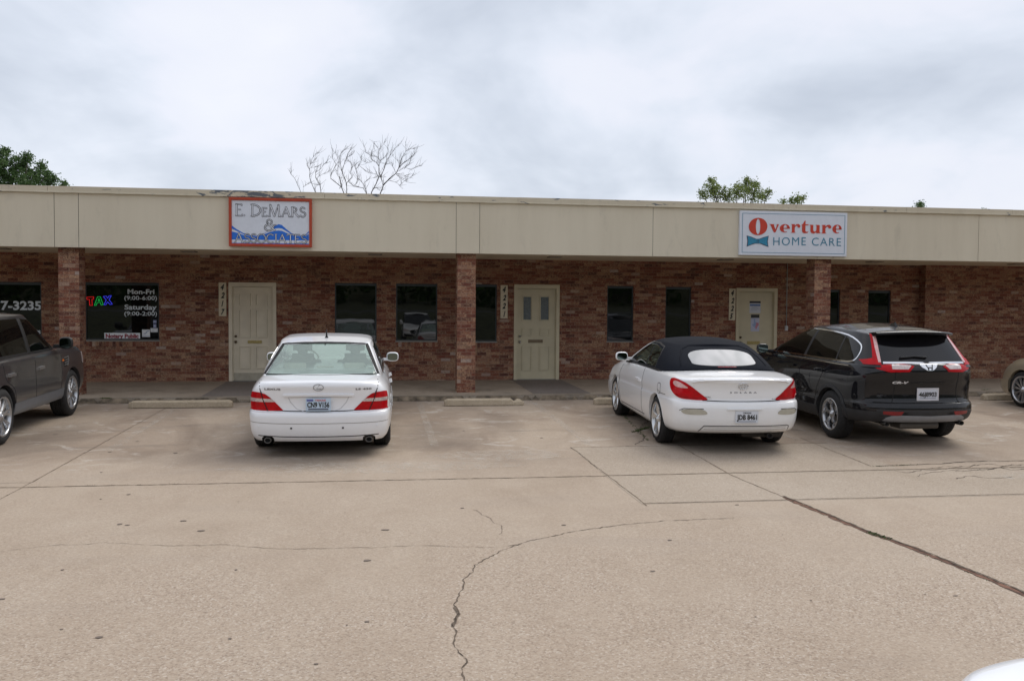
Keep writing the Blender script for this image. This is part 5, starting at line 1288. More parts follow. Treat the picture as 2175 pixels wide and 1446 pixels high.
    for sx in (1, -1): c.line([(sx*.37, .765), (sx*.34, .70), (sx*.27, .62), (sx*.18, .585)], 'rear', .014, plain('white_recess', (.60, .61, .63), .4), 'plate_recess', h=.0012)
    for x in (-.62, .62):
        c.hole('body', [(x-.09, .10), (x+.09, .10), (x+.075, .255), (x+.04, .285), (x-.04, .285), (x-.075, .255)], 'rear', pred=lambda cc, n: cc.y < .4)
        tailpipe(c, x, .07, .228, .036, plain('dull_steel', (.16, .15, .14), .4, .7))
    if plate_txt:
        plate(c, -.0, .675, 'CN9 V156', '', None, y=.022, pale=(.50, .62, .74), top=True)
        c.text('LEXUS', -.66, -.46, .852, .876, M_BADGE, bold=.04, spacing=1.05)
        c.text('LS 430', .455, .65, .852, .876, M_BADGE, bold=.04, spacing=1.05)
        b = MB(); P = [c.hit('rear', (.0+.062*math.cos(a), .888+.040*math.sin(a)))[0]+Vector((0, -.006, 0)) for a in np.linspace(0, 2*math.pi, 25)]
        b.tube(P, .0035, 6); P = [c.hit('rear', q)[0]+Vector((0, -.006, 0)) for q in ((.016, .925), (-.022, .870), (.036, .872))]; b.tube([P[0], P[1], P[2]], .0035, 6); b.build('badge', M_BADGE, c.root)
    b = MB(); l, n = c.hit('top', (0, 1.62)); b.tube([l-n*.005, l+Vector((0, -.012, .02)), l+Vector((0, -.05, .115))], [.030, .014, .006], 10); b.build('aerial', M_BLACK, root)
    b = MB(); l, n = c.hit('rear', (0, 1.352)); b.box(-.008, .008, l.y-.01, l.y+.01, 1.325, 1.352, .002); b.build('aerial_lead', M_BLACK, root)
    # nose
    for sx in (1, -1): c.panel('body', [(sx*.45, .62), (sx*.50, .72), (sx*.9, .80), (sx*.93, .68), (sx*.8, .62)], 'front', M_CLEAR, 'headlight', off=.004, pred=lambda cc, n, sx=sx: cc.x*sx > 0 and cc.y > 4.5)
    c.panel('body', [(-.38, .48), (-.42, .68), (.42, .68), (.38, .48)], 'front', M_BLACK, 'grille', off=.004, pred=lambda cc, n: cc.y > 4.5)
    c.arches([(1.02, .34), (3.95, .34)], .355)
    for sx in (1, -1):
        for y in (1.02, 3.95): wheel(root, sx*.89, y, .335, .235, sx, 'twin', .225)
    underbody(c, 5.0, .85)
    # cream interior
    b = MB(); b.box(-.70, .70, .55, 1.25, .92, .955, .01); b.build('parcel_shelf', M_BEIGE, root)
    b = MB(); b.box(-.10, .10, .60, .70, .955, .985, .01); b.build('brake_light', M_BLACK, root)
    b = MB(); b.box(-.82, .82, .5, 3.6, .40, .60); b.build('cabin_floor', M_BEIGE, root)
    b = MB(); b.box(-.68, .68, 1.22, 1.36, .60, 1.02, .05); o = b.build('rear_bench', M_LEATH, root)
    for x, w in ((-.40, .30), (0, .24), (.40, .30)):
        b = MB(); b.box(x-w/2, x+w/2, 1.22, 1.30, 1.0, 1.09 if x else 1.045, .03); b.build('headrest', M_LEATH, o)
    for x in (-.38, .38): seat(c, x, 2.35, .55, M_LEATH, .54, .50, 'front_seat')
    b = MB(); b.box(-.75, .75, 3.15, 3.45, .7, .99, .06); b.build('dashboard', M_BEIGE, root)
    b = MB(); P = [(-.38+.18*math.cos(a), 2.98-.05*math.sin(a), .98+.17*math.sin(a)) for a in np.linspace(0, 2*math.pi, 25)]; b.tube(P, .014, 8); b.build('steering_wheel', M_BEIGE, root)
    c.finish({'cabin': 'roof'}); return c
r1 = car_root('parked_car', -.715, 11.42, .6, 'white four-door saloon seen from behind, cream seats through its rear window')
sedan(r1, P_WHITE)
# ------------------------------------------------------------------ white convertible
def solara(root):
    body = dict(L=4.89, HW=[(0, .84), (.5, .885), (1.1, .905), (2.4, .9075), (3.6, .905), (4.4, .87), (4.89, .80)],
        zb=[(0, .285), (.5, .26), (1.6, .205), (4.0, .205), (4.89, .22)], zs=[(0, .975), (.5, .995), (1.2, .995), (2.6, .975), (3.5, .935), (4.2, .84), (4.89, .66)],
        deck=[(0, .995), (.15, 1.015), (.6, 1.055), (1.2, 1.06), (3.4, 1.04), (4.1, .93), (4.89, .72)], crown=.05, fan=.30,
        RT=[(0, 0), (.3, .010), (.55, .042), (.74, .10), (.87, .18), (.95, .29), (.985, .42), (1, .56)],
        ys=[.95, 1.2, 1.6, 2.1, 2.6, 3.1, 3.6, 4.0],
        levels=[(0, .10, .13, .1), (.05, .055, .055, .06), (.16, .025, .018, .02), (.36, .008, 0, 0), (.52, .002, .006, 0), (.575, .004, .022, .02), (.60, .012, .052, .03), (.72, .012, .060, .07), (.84, .030, .055, .11), (.93, .055, .036, .15), (.975, .075, .022, .18), (1.0, .10, .038, .2)],
        top=[(.975, .5), (.93, .2), (.8, .04), (.45, 0), (0, 0)])
    cab = dict(yrb=.62, yrt=1.28, yfb=3.50, yft=2.72, RT=[(0, 0), (.4, .02), (.68, .075), (.85, .17), (.94, .30), (.985, .46), (1, .64)], FT=[(0, 0), (.4, .015), (.72, .05), (.88, .09), (.95, .13), (.985, .18), (1, .25)],
        v=[(0, 0), (.25, .012), (.5, .018), (.72, .012), (.9, -.008), (1, -.04)], wb=[(0, .80), (.3, .815), (1, .80)], wt=[(0, .59), (.3, .61), (.8, .60), (1, .57)],
        zb=[(0, 1.02), (.3, .99), (1, .95)], zt=[(0, 1.345), (.25, 1.375), (.6, 1.37), (1, 1.31)], zr=[(0, 1.37), (.25, 1.42), (.6, 1.435), (1, 1.385)], crown=.04, roof=[(.96, .62), (.88, .28), (.72, .08), (.4, 0), (0, 0)],
        rv=lambda q: q**1.35)
    c = Car('s', root, body, cab, P_WHITE2, M_FABRIC)
    # plastic rear window
    ew = [(.455*math.copysign(abs(math.cos(a))**.75, math.cos(a)), (1.20+.098*math.copysign(abs(math.sin(a))**.8, math.sin(a)) if math.sin(a) > 0 else 1.155+.05*math.copysign(abs(math.sin(a))**.5, math.sin(a)))) for a in np.linspace(0, 2*math.pi, 41)[:-1]]
    c.panel('cabin', ew, 'rear', M_VINYL, 'rear_window', off=.004, pred=lambda cc, n: cc.y < 1.6 and n.y < -.1)
    c.line([(-.60, 1.10), (-.56, 1.20), (-.48, 1.30), (-.36, 1.345), (0, 1.36), (.36, 1.345), (.48, 1.30), (.56, 1.20), (.60, 1.10)], 'rear', .012, M_FABRIC, 'top_seam', h=.007)
    c.line([(-.86, 1.0), (-.75, 1.035), (-.5, 1.062), (0, 1.075), (.5, 1.062), (.75, 1.035), (.86, 1.0)], 'rear', .040, M_FABRIC, 'top_boot', h=.014)
    c.line([(-.13, 1.085), (.13, 1.085)], 'rear', .022, M_DRED, 'brake_light', h=.016)
    for sx in (1, -1):
        sg = [(1.50, 1.03), (1.53, 1.20), (1.62, 1.28), (1.95, 1.315), (2.3, 1.315), (2.50, 1.28), (2.85, 1.14), (3.16, .99), (2.5, 1.005)]
        c.line([(1.46, 1.0), (1.49, 1.20), (1.58, 1.31), (1.95, 1.345), (2.35, 1.34), (2.5, 1.32)], 'side', .03, M_BLACK, 'window_seal', sx, h=.004)
        # white windscreen pillar
        c.line([(2.50, 1.325), (2.62, 1.28), (2.85, 1.175), (3.05, 1.075), (3.22, .985)], 'side', .065, P_WHITE2, 'windscreen_pillar', sx, h=.006)
        c.panel('cabin', sg, 'side', M_TINT, 'side_window', off=-.004, sx=sx, delete=True, skirt=0)
        c.line([(2.02, 1.0), (2.10, 1.34)], 'side', .018, M_BLACK, 'window_post', sx, h=.001)
        c.line([(1.1, 1.0), (1.7, .998), (2.4, .985), (3.35, .955)], 'side', .030, M_BLACK, 'belt_trim', sx, h=.006)
        for l in ([(1.93, .97), (1.88, .85), (1.86, .6), (1.88, .4), (1.84, .27)], [(3.30, .94), (3.42, .75), (3.40, .45), (3.30, .26)], [(1.75, .305), (3.3, .295)]):
            c.line(smooth_poly(l, 4, False), 'side', .009, M_GAP, 'panel_gap', sx)
        c.line([(2.02, .78), (2.24, .785)], 'side', .04, P_WHITE2, 'door_handle', sx, h=.026)
        mirror_unit(c, sx*.80, 3.05, 1.06, sx, .20, .14, .13, P_WHITE2, .05)
        # lamps
        P = smooth_poly([(.39, .725), (.47, .80), (.56, .875), (.66, .935), (.78, .965), (.90, .968), (.955, .94), (.93, .86), (.85, .785), (.74, .730), (.6, .715), (.48, .712)], 3)
        tl = c.panel('body', P, 'corner', M_RED, 'taillight', off=.008, sx=sx, pred=lambda cc, n: cc.y < .9)
        c.panel('body', smooth_poly([(.62, .862), (.68, .905), (.77, .935), (.85, .935), (.86, .90), (.78, .866)], 3), 'corner', M_PINK, 'reverse_lamp', off=.011, sx=sx, pred=lambda cc, n: cc.y < .9, parent=tl, skirt=.004)
        c.line(smooth_poly([(.455, .745), (.55, .735), (.70, .745), (.80, .775)], 3, False), 'corner', .008, M_DRED, 'lamp_rib', sx, h=.011, parent=tl)
        fr_l = c.panel('body', smooth_poly([(.36, .545), (.42, .60), (.62, .592), (.68, .565), (.62, .530), (.45, .528)], 3), 'corner', plain('bumper_lamp', (.42, .40, .33), .2, coat=1), 'reflector', off=.005, sx=sx, pred=lambda cc, n: cc.y < .6 and cc.z < .66)
        c.line([(.40, .606), (.64, .600), (.71, .57)], 'corner', .007, M_GAP, 'lamp_edge', sx, h=.002)
        # trunk lid seam
        c.line(smooth_poly([(sx*.52, .712), (sx*.3, .703), (0, .700)], 3, False), 'rear', .010, M_GAP, h=.002)
        c.line([(.62, .73), (.85, .725), (1.0, .76)], 'side', .006, M_GAP, 'bumper_seam', sx)
    c.line(smooth_poly([(-.64, .945), (-.60, .962), (-.3, .972), (0, .975), (.3, .972), (.60, .962), (.64, .945)], 3, False), 'rear', .035, P_WHITE2, 'spoiler_lip', h=.024)
    if True: c.line(smooth_poly([(.86, .83), (.90, .85), (.97, .85), (1.00, .82), (.98, .74), (.94, .71), (.88, .715), (.85, .76)], 3), 'side', .006, M_GAP, 'fuel_flap', -1, closed=True)
    # bumper strip in the lower bumper, plate recess
    for z in (.365, .335): c.line([(-.50, z), (.62, z)], 'rear', .008, plain('grey_groove', (.30, .29, .27), .6), 'bumper_groove', h=.001)
    c.line([(-.56, .305), (-.50, .385), (.62, .385), (.66, .372), (.66, .305)], 'rear', .008, M_GAP, 'bumper_seam', h=.002)
    c.line([(-.22, .605), (.24, .605)], 'rear', .016, P_WHITE2, 'plate_lip', h=.020)
    plate(c, .04, .505, 'JDB 8461', 'TEXAS', 'TEXAS')
    c.text('SOLARA', -.17, .19, .808, .828, plain('badge_grey', (.20, .21, .24), .3, .5), bold=.03, spacing=1.9)
    b = MB(); ccx, ccz = 0, .905
    def ring(cx, cz, rx, rz, r=.005):
        P = [c.hit('rear', (cx+rx*math.cos(a), cz+rz*math.sin(a)))[0]+Vector((0, -.008, 0)) for a in np.linspace(0, 2*math.pi, 25)]; b.tube(P, r, 6)
    ring(0, .90, .063, .042, .006); b.build('badge', M_CHROME, root); b = MB(); ring(0, .90, .022, .040, .004); b.build('badge', M_CHROME, root); b = MB(); ring(0, .917, .045, .016, .004); b.build('badge', M_CHROME, root)
    c.text('VVT-i', -.50, -.42, .752, .762, M_NUM, 'sticker', bold=.06); c.text('Automotive', -.505, -.405, .733, .742, M_PGRY, 'sticker', bold=.05); c.text('SLE', .40, .455, .728, .738, M_PGRY, bold=.04)
    b = MB(); l, n = c.hit('side', (.60, .90), 1); l, n = c.hit('top', (.78, .55)); b.tube([l, l+Vector((0, -.01, .03)), l+Vector((0, -.03, .15))], [.008, .003, .002], 6); b.build('aerial', M_BLACK, root)
    tailpipe(c, .42, .16, .235, .035, plain('sooty_steel', (.06, .055, .05), .5, .7))
    b = MB(); b.box(.10, .66, .35, .75, .18, .30, .04); b.build('silencer', plain('sooty_steel2', (.05, .045, .04), .6, .6), root)
    c.panel('cabin', [(-.64, 1.0), (-.53, 1.30), (0, 1.36), (.53, 1.30), (.64, 1.0)], 'front', M_CARGL, 'windscreen', off=-.003, delete=True, skirt=0, pred=lambda cc, n: cc.y > 2.6)
    for sx in (1, -1): c.panel('body', [(sx*.42, .58), (sx*.5, .70), (sx*.93, .78), (sx*.9, .64), (sx*.7, .57)], 'front', M_CLEAR, 'headlight', off=.004, pred=lambda cc, n, sx=sx: cc.x*sx > 0 and cc.y > 4.3)
    c.arches([(1.07, .33), (3.79, .33)], .362)
    for sx in (1, -1):
        for y in (1.07, 3.79): wheel(root, sx*.885, y, .330, .225, sx, 'five', .235, plain('bright_alloy', (.62, .63, .64), .25, .85))
    underbody(c, 4.89, .84, .18)
    b = MB(); b.box(-.8, .8, .7, 3.5, .40, .62); b.build('cabin_floor', M_DSEAT, root)
    for x in (-.37, .37): seat(c, x, 2.3, .50, M_DSEAT, .52, .50, 'front_seat')
    b = MB(); b.box(-.72, .72, 3.0, 3.35, .7, 1.0, .06); b.build('dashboard', M_DSEAT, root)
    b = MB(); P = [(-.37+.18*math.cos(a), 2.86-.05*math.sin(a), .97+.17*math.sin(a)) for a in np.linspace(0, 2*math.pi, 25)]; b.tube(P, .014, 8); b.build('steering_wheel', M_DSEAT, root)
    c.finish({'cabin': 'soft_top'}); return c
def vinyl_mat():
    m, nt = newmat('clear_vinyl'); t = nt.nodes.new('ShaderNodeTexCoord')
    n = noise(nt, mapping(nt, t.outputs['Object'], (2.2, 1, .7), (0, 0, 0), (0, rad(50), 0)), 2.6, 1, .4, .3)
    p = pr(nt, ramp(nt, n, [(.35, (.30, .31, .32)), (.65, (.42, .42, .43))]), .5, 0, .45, bump=n, bdist=.05, bstr=.12); out(nt, p.outputs[0]); return m
M_VINYL = vinyl_mat()
r2 = car_root('parked_car', 4.70, 11.12, 3.0, 'white two-door convertible with its black soft top closed')
solara(r2)

# ------------------------------------------------------------------ compact crossover (black; also white ones mirrored in the panes)
def crossover(root, pm, clad, detail=True):
    body = dict(L=4.59, HW=[(0, .835), (.4, .88), (.75, .915), (1.0, .927), (2.3, .918), (3.6, .927), (4.2, .89), (4.59, .80)],
        zb=[(0, .375), (.5, .34), (1.4, .27), (3.9, .27), (4.59, .30)], zs=[(0, 1.135), (1, 1.13), (2.8, 1.10), (3.4, 1.07), (4.0, 1.0), (4.59, .86)],
        deck=[(0, 1.16), (.6, 1.18), (3.1, 1.14), (3.6, 1.10), (4.2, 1.03), (4.59, .92)], crown=.05, fan=.30,
        RT=[(0, 0), (.3, .018), (.52, .055), (.70, .115), (.84, .20), (.93, .31), (.98, .44), (1, .60)],
        ys=[1.03, 1.4, 1.9, 2.4, 2.9, 3.4, 3.7],
        levels=[(0, .07, .07, .1), (.04, .04, .03, .05), (.13, .012, .0, .02), (.28, .0, .0, 0), (.325, .0, .018, 0), (.345, .006, .05, .01), (.46, .004, .075, .02), (.62, .0, .070, .04), (.78, .0, .045, .07), (.90, .018, .035, .10), (.965, .035, .045, .14), (1, .055, .065, .17)],
        top=[(.975, .5), (.93, .2), (.8, .04), (.45, 0), (0, 0)])
    cab = dict(yrb=.085, yrt=.44, yfb=3.52, yft=2.45, RT=[(0, 0), (.35, .015), (.65, .05), (.83, .105), (.925, .17), (.975, .26), (1, .38)], FT=[(0, 0), (.4, .015), (.72, .05), (.88, .09), (.95, .13), (.985, .18), (1, .25)],
        v=[(0, 0), (.2, .008), (.45, .016), (.7, .016), (.88, .008), (1, -.012)], wb=[(0, .81), (.2, .86), (.5, .865), (1, .82)], wt=[(0, .60), (.2, .655), (.8, .66), (1, .61)],
        zb=[(0, 1.11), (1, 1.08)], zt=[(0, 1.535), (.2, 1.575), (.6, 1.60), (1, 1.52)], zr=[(0, 1.57), (.2, 1.635), (.55, 1.675), (1, 1.60)], crown=.05, roof=V_ROOF, rv=lambda q: q)
    c = Car('s', root, body, cab, pm)
    up = lambda cc, n: cc.y < 1.1 and n.y < -.2
    c.panel('cabin', [(-.625, 1.20), (-.54, 1.51), (-.3, 1.53), (0, 1.535), (.3, 1.53), (.54, 1.51), (.625, 1.20), (0, 1.195)], 'rear', M_PRIV, 'rear_window', off=.003, pred=up)
    # roof spoiler
    b = MB(); V = []; n = 18
    for i in range(n+1):
        u = -1+2*i/n; x = u*.575; e = 1-.25*abs(u)**4; yb = .245+.10*u*u+.05*abs(u)**6; yt = .66; zt_ = 1.607-.028*u*u
        l, nn = c.hit('top', (x, .62)); zz = l.z if l else 1.6
        V += [(x, .64, zz+.004), (x, yb+.05, zt_-.004), (x, yb, zt_-.022), (x, yb+.012, zt_-.040), (x, yb+.20, zt_-.075)]
    b.add(V, [(5*i+k, 5*i+k+1, 5*i+6+k, 5*i+5+k) for i in range(n) for k in range(4)], True); b.add([V[k] for k in range(5)], [(0, 1, 2, 3, 4)]); b.add([V[5*n+k] for k in range(5)], [(4, 3, 2, 1, 0)])
    sp = b.build('spoiler', pm, root)
    b = MB(); b.box(-.15, .15, .262, .275, 1.566, 1.580); b.build('brake_light', M_DRED, sp)
    c.line([(-.35, 1.228), (-.15, 1.245), (.03, 1.232)], 'rear', .024, M_BLACK, 'wiper', h=.035)
    # chrome bar with lamps
    c.line([(-.60, 1.165), (-.3, 1.168), (-.09, 1.165), (0, 1.160), (.09, 1.165), (.3, 1.168), (.60, 1.165)], 'rear', .040, M_CHROME, 'chrome_bar', h=.012)
    c.panel('body', smooth_poly([(-.13, 1.15), (-.06, 1.085), (0, 1.07), (.06, 1.085), (.13, 1.15), (0, 1.16)], 2), 'rear', M_CHROME, 'badge_plinth', off=.012)
    if detail:
        for sx in (1, -1): 
            b = MB(); pts = [(sx*.048, 1.155), (sx*.022, 1.085)]; P = [c.hit('rear', q)[0]+Vector((0, -.020, 0)) for q in pts]; b.tube(P, .007, 6); b.build('badge', M_BLACK, root)
        b = MB(); P = [c.hit('rear', q)[0]+Vector((0, -.020, 0)) for q in ((-.03, 1.117), (.03, 1.117))]; b.tube(P, .007, 6); b.build('badge', M_BLACK, root)
    for sx in (1, -1):
        tl = c.panel('body', [(.20, 1.125), (.245, 1.055), (.46, 1.045), (.62, 1.085), (.72, 1.14), (.84, 1.20), (.60, 1.20), (.46, 1.16), (.25, 1.145)], 'corner', M_RED, 'taillight', off=.010, sx=sx, pred=lambda cc, n: cc.y < .9)
        pq = lambda cc, n, sx=sx: cc.y < 1 and cc.x*sx > 0
        c.panel('cabin', [(sx*a, b) for a, b in [(.625, 1.14), (.625, 1.20), (.545, 1.50), (.555, 1.545), (.588, 1.545), (.645, 1.36), (.695, 1.225), (.80, 1.195), (.80, 1.14)]], 'rear', M_RED, 'taillight', off=.008, parent=tl, pred=pq)
        c.panel('cabin', [(sx*a, b) for a, b in [(.620, 1.17), (.54, 1.50), (.548, 1.535), (.565, 1.535), (.612, 1.37), (.652, 1.17)]], 'rear', M_PINK, 'lamp_strip', off=.011, parent=tl, pred=pq)
        c.panel('body', [(.235, 1.128), (.26, 1.088), (.44, 1.088), (.46, 1.145), (.25, 1.14)], 'corner', M_CLEAR, 'reverse_lamp', off=.013, sx=sx, parent=tl, pred=lambda cc, n: cc.y < .7, skirt=.004)
        c.line([(.395, 1.05), (.42, .80), (.44, .60)], 'corner', .008, M_DKGAP, 'panel_gap', sx)
        # side glass with chrome surround
        sg = smooth_poly([(.58, 1.17), (.52, 1.23), (.52, 1.33), (.62, 1.42), (.95, 1.51), (1.6, 1.55), (2.2, 1.545), (2.62, 1.47), (3.0, 1.32), (3.30, 1.145), (2.2, 1.14), (1.2, 1.145), (.75, 1.145)], 3)
        c.panel('cabin', sg, 'side', M_TINT if True else M_PRIV, 'side_window', off=.002, sx=sx, skirt=0, delete=False) if not detail else c.panel('cabin', sg, 'side', M_TINT, 'side_window', off=-.003, sx=sx, skirt=0, delete=True)
        c.line(sg, 'side', .022, M_CHROME, 'window_trim', sx, closed=True, h=.005)
        for l, w in (([(1.02, 1.14), (1.0, 1.52)], .035), ([(1.98, 1.14), (1.86, 1.56)], .075), ([(3.02, 1.14), (2.90, 1.37)], .02)): c.line(l, 'side', w, M_BLACK, 'window_post', sx, h=.001)
        c.line([(.62, 1.10), (1.5, 1.098), (2.4, 1.09), (3.3, 1.065)], 'side', .010, M_CHROME, 'belt_trim', sx, h=.003)
        for l in ([(.95, 1.13), (1.20, .98), (1.42, .70), (1.50, .42)], [(1.98, 1.12), (1.99, .8), (2.02, .40)], [(3.12, 1.08), (3.22, .8), (3.20, .42)]): c.line(smooth_poly(l, 4, False), 'side', .008, M_DKGAP, 'panel_gap', sx)
        for y in (1.22, 2.15): c.line([(y, .97), (y+.22, .965)], 'side', .035, pm, 'door_handle', sx, h=.030)
        mirror_unit(c, sx*.87, 3.10, 1.17, sx, .20, .16, .13, pm, .07)
        c.panel('body', [(-.03, .505), (.70, .505), (.70, .30), (-.03, .30)], 'side', clad, 'cladding', off=.004, sx=sx, pred=lambda cc, n: cc.y < .68)
        c.panel('body', [(1.40, .42), (3.32, .42), (3.32, .25), (1.40, .25)], 'side', clad, 'cladding', off=.006, sx=sx)
        c.line([(1.4, .43), (3.3, .42)], 'side', .012, clad, 'cladding_lip', sx, h=.012)
        rf = c.panel('body', [(.28, .515), (.32, .455), (.52, .475), (.52, .515)], 'corner', M_DRED, 'reflector', off=.009, sx=sx, pred=lambda cc, n: cc.z < .56)
    c.panel('body', [(-.70, .535), (.70, .535), (.70, .43), (-.70, .43)], 'rear', clad, 'cladding', off=.004, pred=lambda cc, n: cc.y < .3 and n.y < -.6)
    c.panel('body', smooth_poly([(-.60, .40), (-.52, .455), (-.3, .462), (0, .455), (.3, .462), (.52, .455), (.60, .40), (.54, .372), (0, .370), (-.54, .372)], 2), 'rear', M_GREYPL, 'skid_plate', off=.010, pred=lambda cc, n: cc.y < .3)
    c.line([(-.72, .632), (-.4, .628), (0, .625), (.4, .628), (.72, .632)], 'rear', .009, M_DKGAP, 'panel_gap')
    c.line([(-.25, .905), (.25, .905)], 'rear', .012, pm, 'handle_lip', h=.012)
    if detail:
        plate(c, .0, .745, '46J8903', None, None, w=.30, h=.15, pale=(.58, .60, .66), frame=plain('plate_frame', (.62, .62, .66), .3, .3))
        c.text('CR-V', -.50, -.285, .89, .925, plain('bright_badge', (.70, .70, .72), .3, .3), off=.006, bold=.05, shear=.25)
        b = MB(); l, n = c.hit('top', (0, .95)); b.add([l+Vector(v) for v in ((-.025, .09, -.004), (.025, .09, -.004), (.025, -.08, -.004), (-.025, -.08, -.004), (-.006, -.045, .062), (.006, -.045, .062), (0, .05, .02))], [(0, 3, 4, 6), (1, 6, 5, 2), (3, 2, 5, 4), (0, 6, 1), (4, 5, 6)]); b.build('aerial', pm, root)
        tailpipe(c, .56, .12, .335, .032, plain('sooty_steel', (.06, .055, .05), .5, .7)); tailpipe(c, -.56, .12, .335, .032, plain('sooty_steel', (.06, .055, .05), .5, .7))
        b = MB(); b.box(-.30, .30, .22, .5, .24, .34, .04); b.build('silencer', plain('steel_muffler', (.12, .11, .10), .5, .6), root)
    for sx in (1, -1): c.line([(.52*sx, .80), (.56*sx, 1.2), (.56*sx, 2.2)], 'top', .02, M_BLACK, 'roof_channel', h=.002)
    c.panel('cabin', [(-.72, 1.12), (-.60, 1.52), (0, 1.58), (.60, 1.52), (.72, 1.12)], 'front', M_PRIV if not detail else M_TINT, 'windscreen', off=.003, pred=lambda cc, n: cc.y > 2.3)
    for sx in (1, -1): c.panel('body', [(sx*.42, .82), (sx*.45, .90), (sx*.9, .98), (sx*.93, .86), (sx*.8, .80)], 'front', M_CLEAR, 'headlight', off=.006, pred=lambda cc, n, sx=sx: cc.x*sx > 0 and cc.y > 3.8)
    c.panel('body', [(-.40, .58), (-.46, .86), (.46, .86), (.40, .58)], 'front', M_BLACK, 'grille', off=.006, pred=lambda cc, n: cc.y > 4)
    c.panel('body', [(-.80, .33), (-.82, .54), (.82, .54), (.80, .33)], 'front', clad, 'bumper', off=.006, pred=lambda cc, n: cc.y > 3.9)
    c.arches([(1.03, .355), (3.69, .355)], .385, lipmat=clad, flare=.055)
    for sx in (1, -1):
        for y in (1.03, 3.69): wheel(root, sx*.915, y, .352, .235, sx, 'star', .225)
    underbody(c, 4.59, .85, .22)
    b = MB(); b.box(-.8, .8, .4, 3.6, .55, .75); b.build('cabin_floor', M_DSEAT, root)
    for x in (-.38, .38): seat(c, x, 2.2, .68, M_DSEAT, .54, .55, 'front_seat')
    b = MB(); b.box(-.7, .7, 1.15, 1.3, .7, 1.25, .05); b.build('rear_bench', M_DSEAT, root)
    b = MB(); P = [(-.38+.18*math.cos(a), 2.80-.05*math.sin(a), 1.12+.17*math.sin(a)) for a in np.linspace(0, 2*math.pi, 25)]; b.tube(P, .014, 8); b.build('steering_wheel', M_DSEAT, root)
    c.finish({'cabin': 'roof'}); return c
r3 = car_root('parked_car', 7.47, 11.35, -.5, 'glossy black crossover with red upright tail lamps and a chrome bar')
crossover(r3, P_BLACK, M_DKPL)

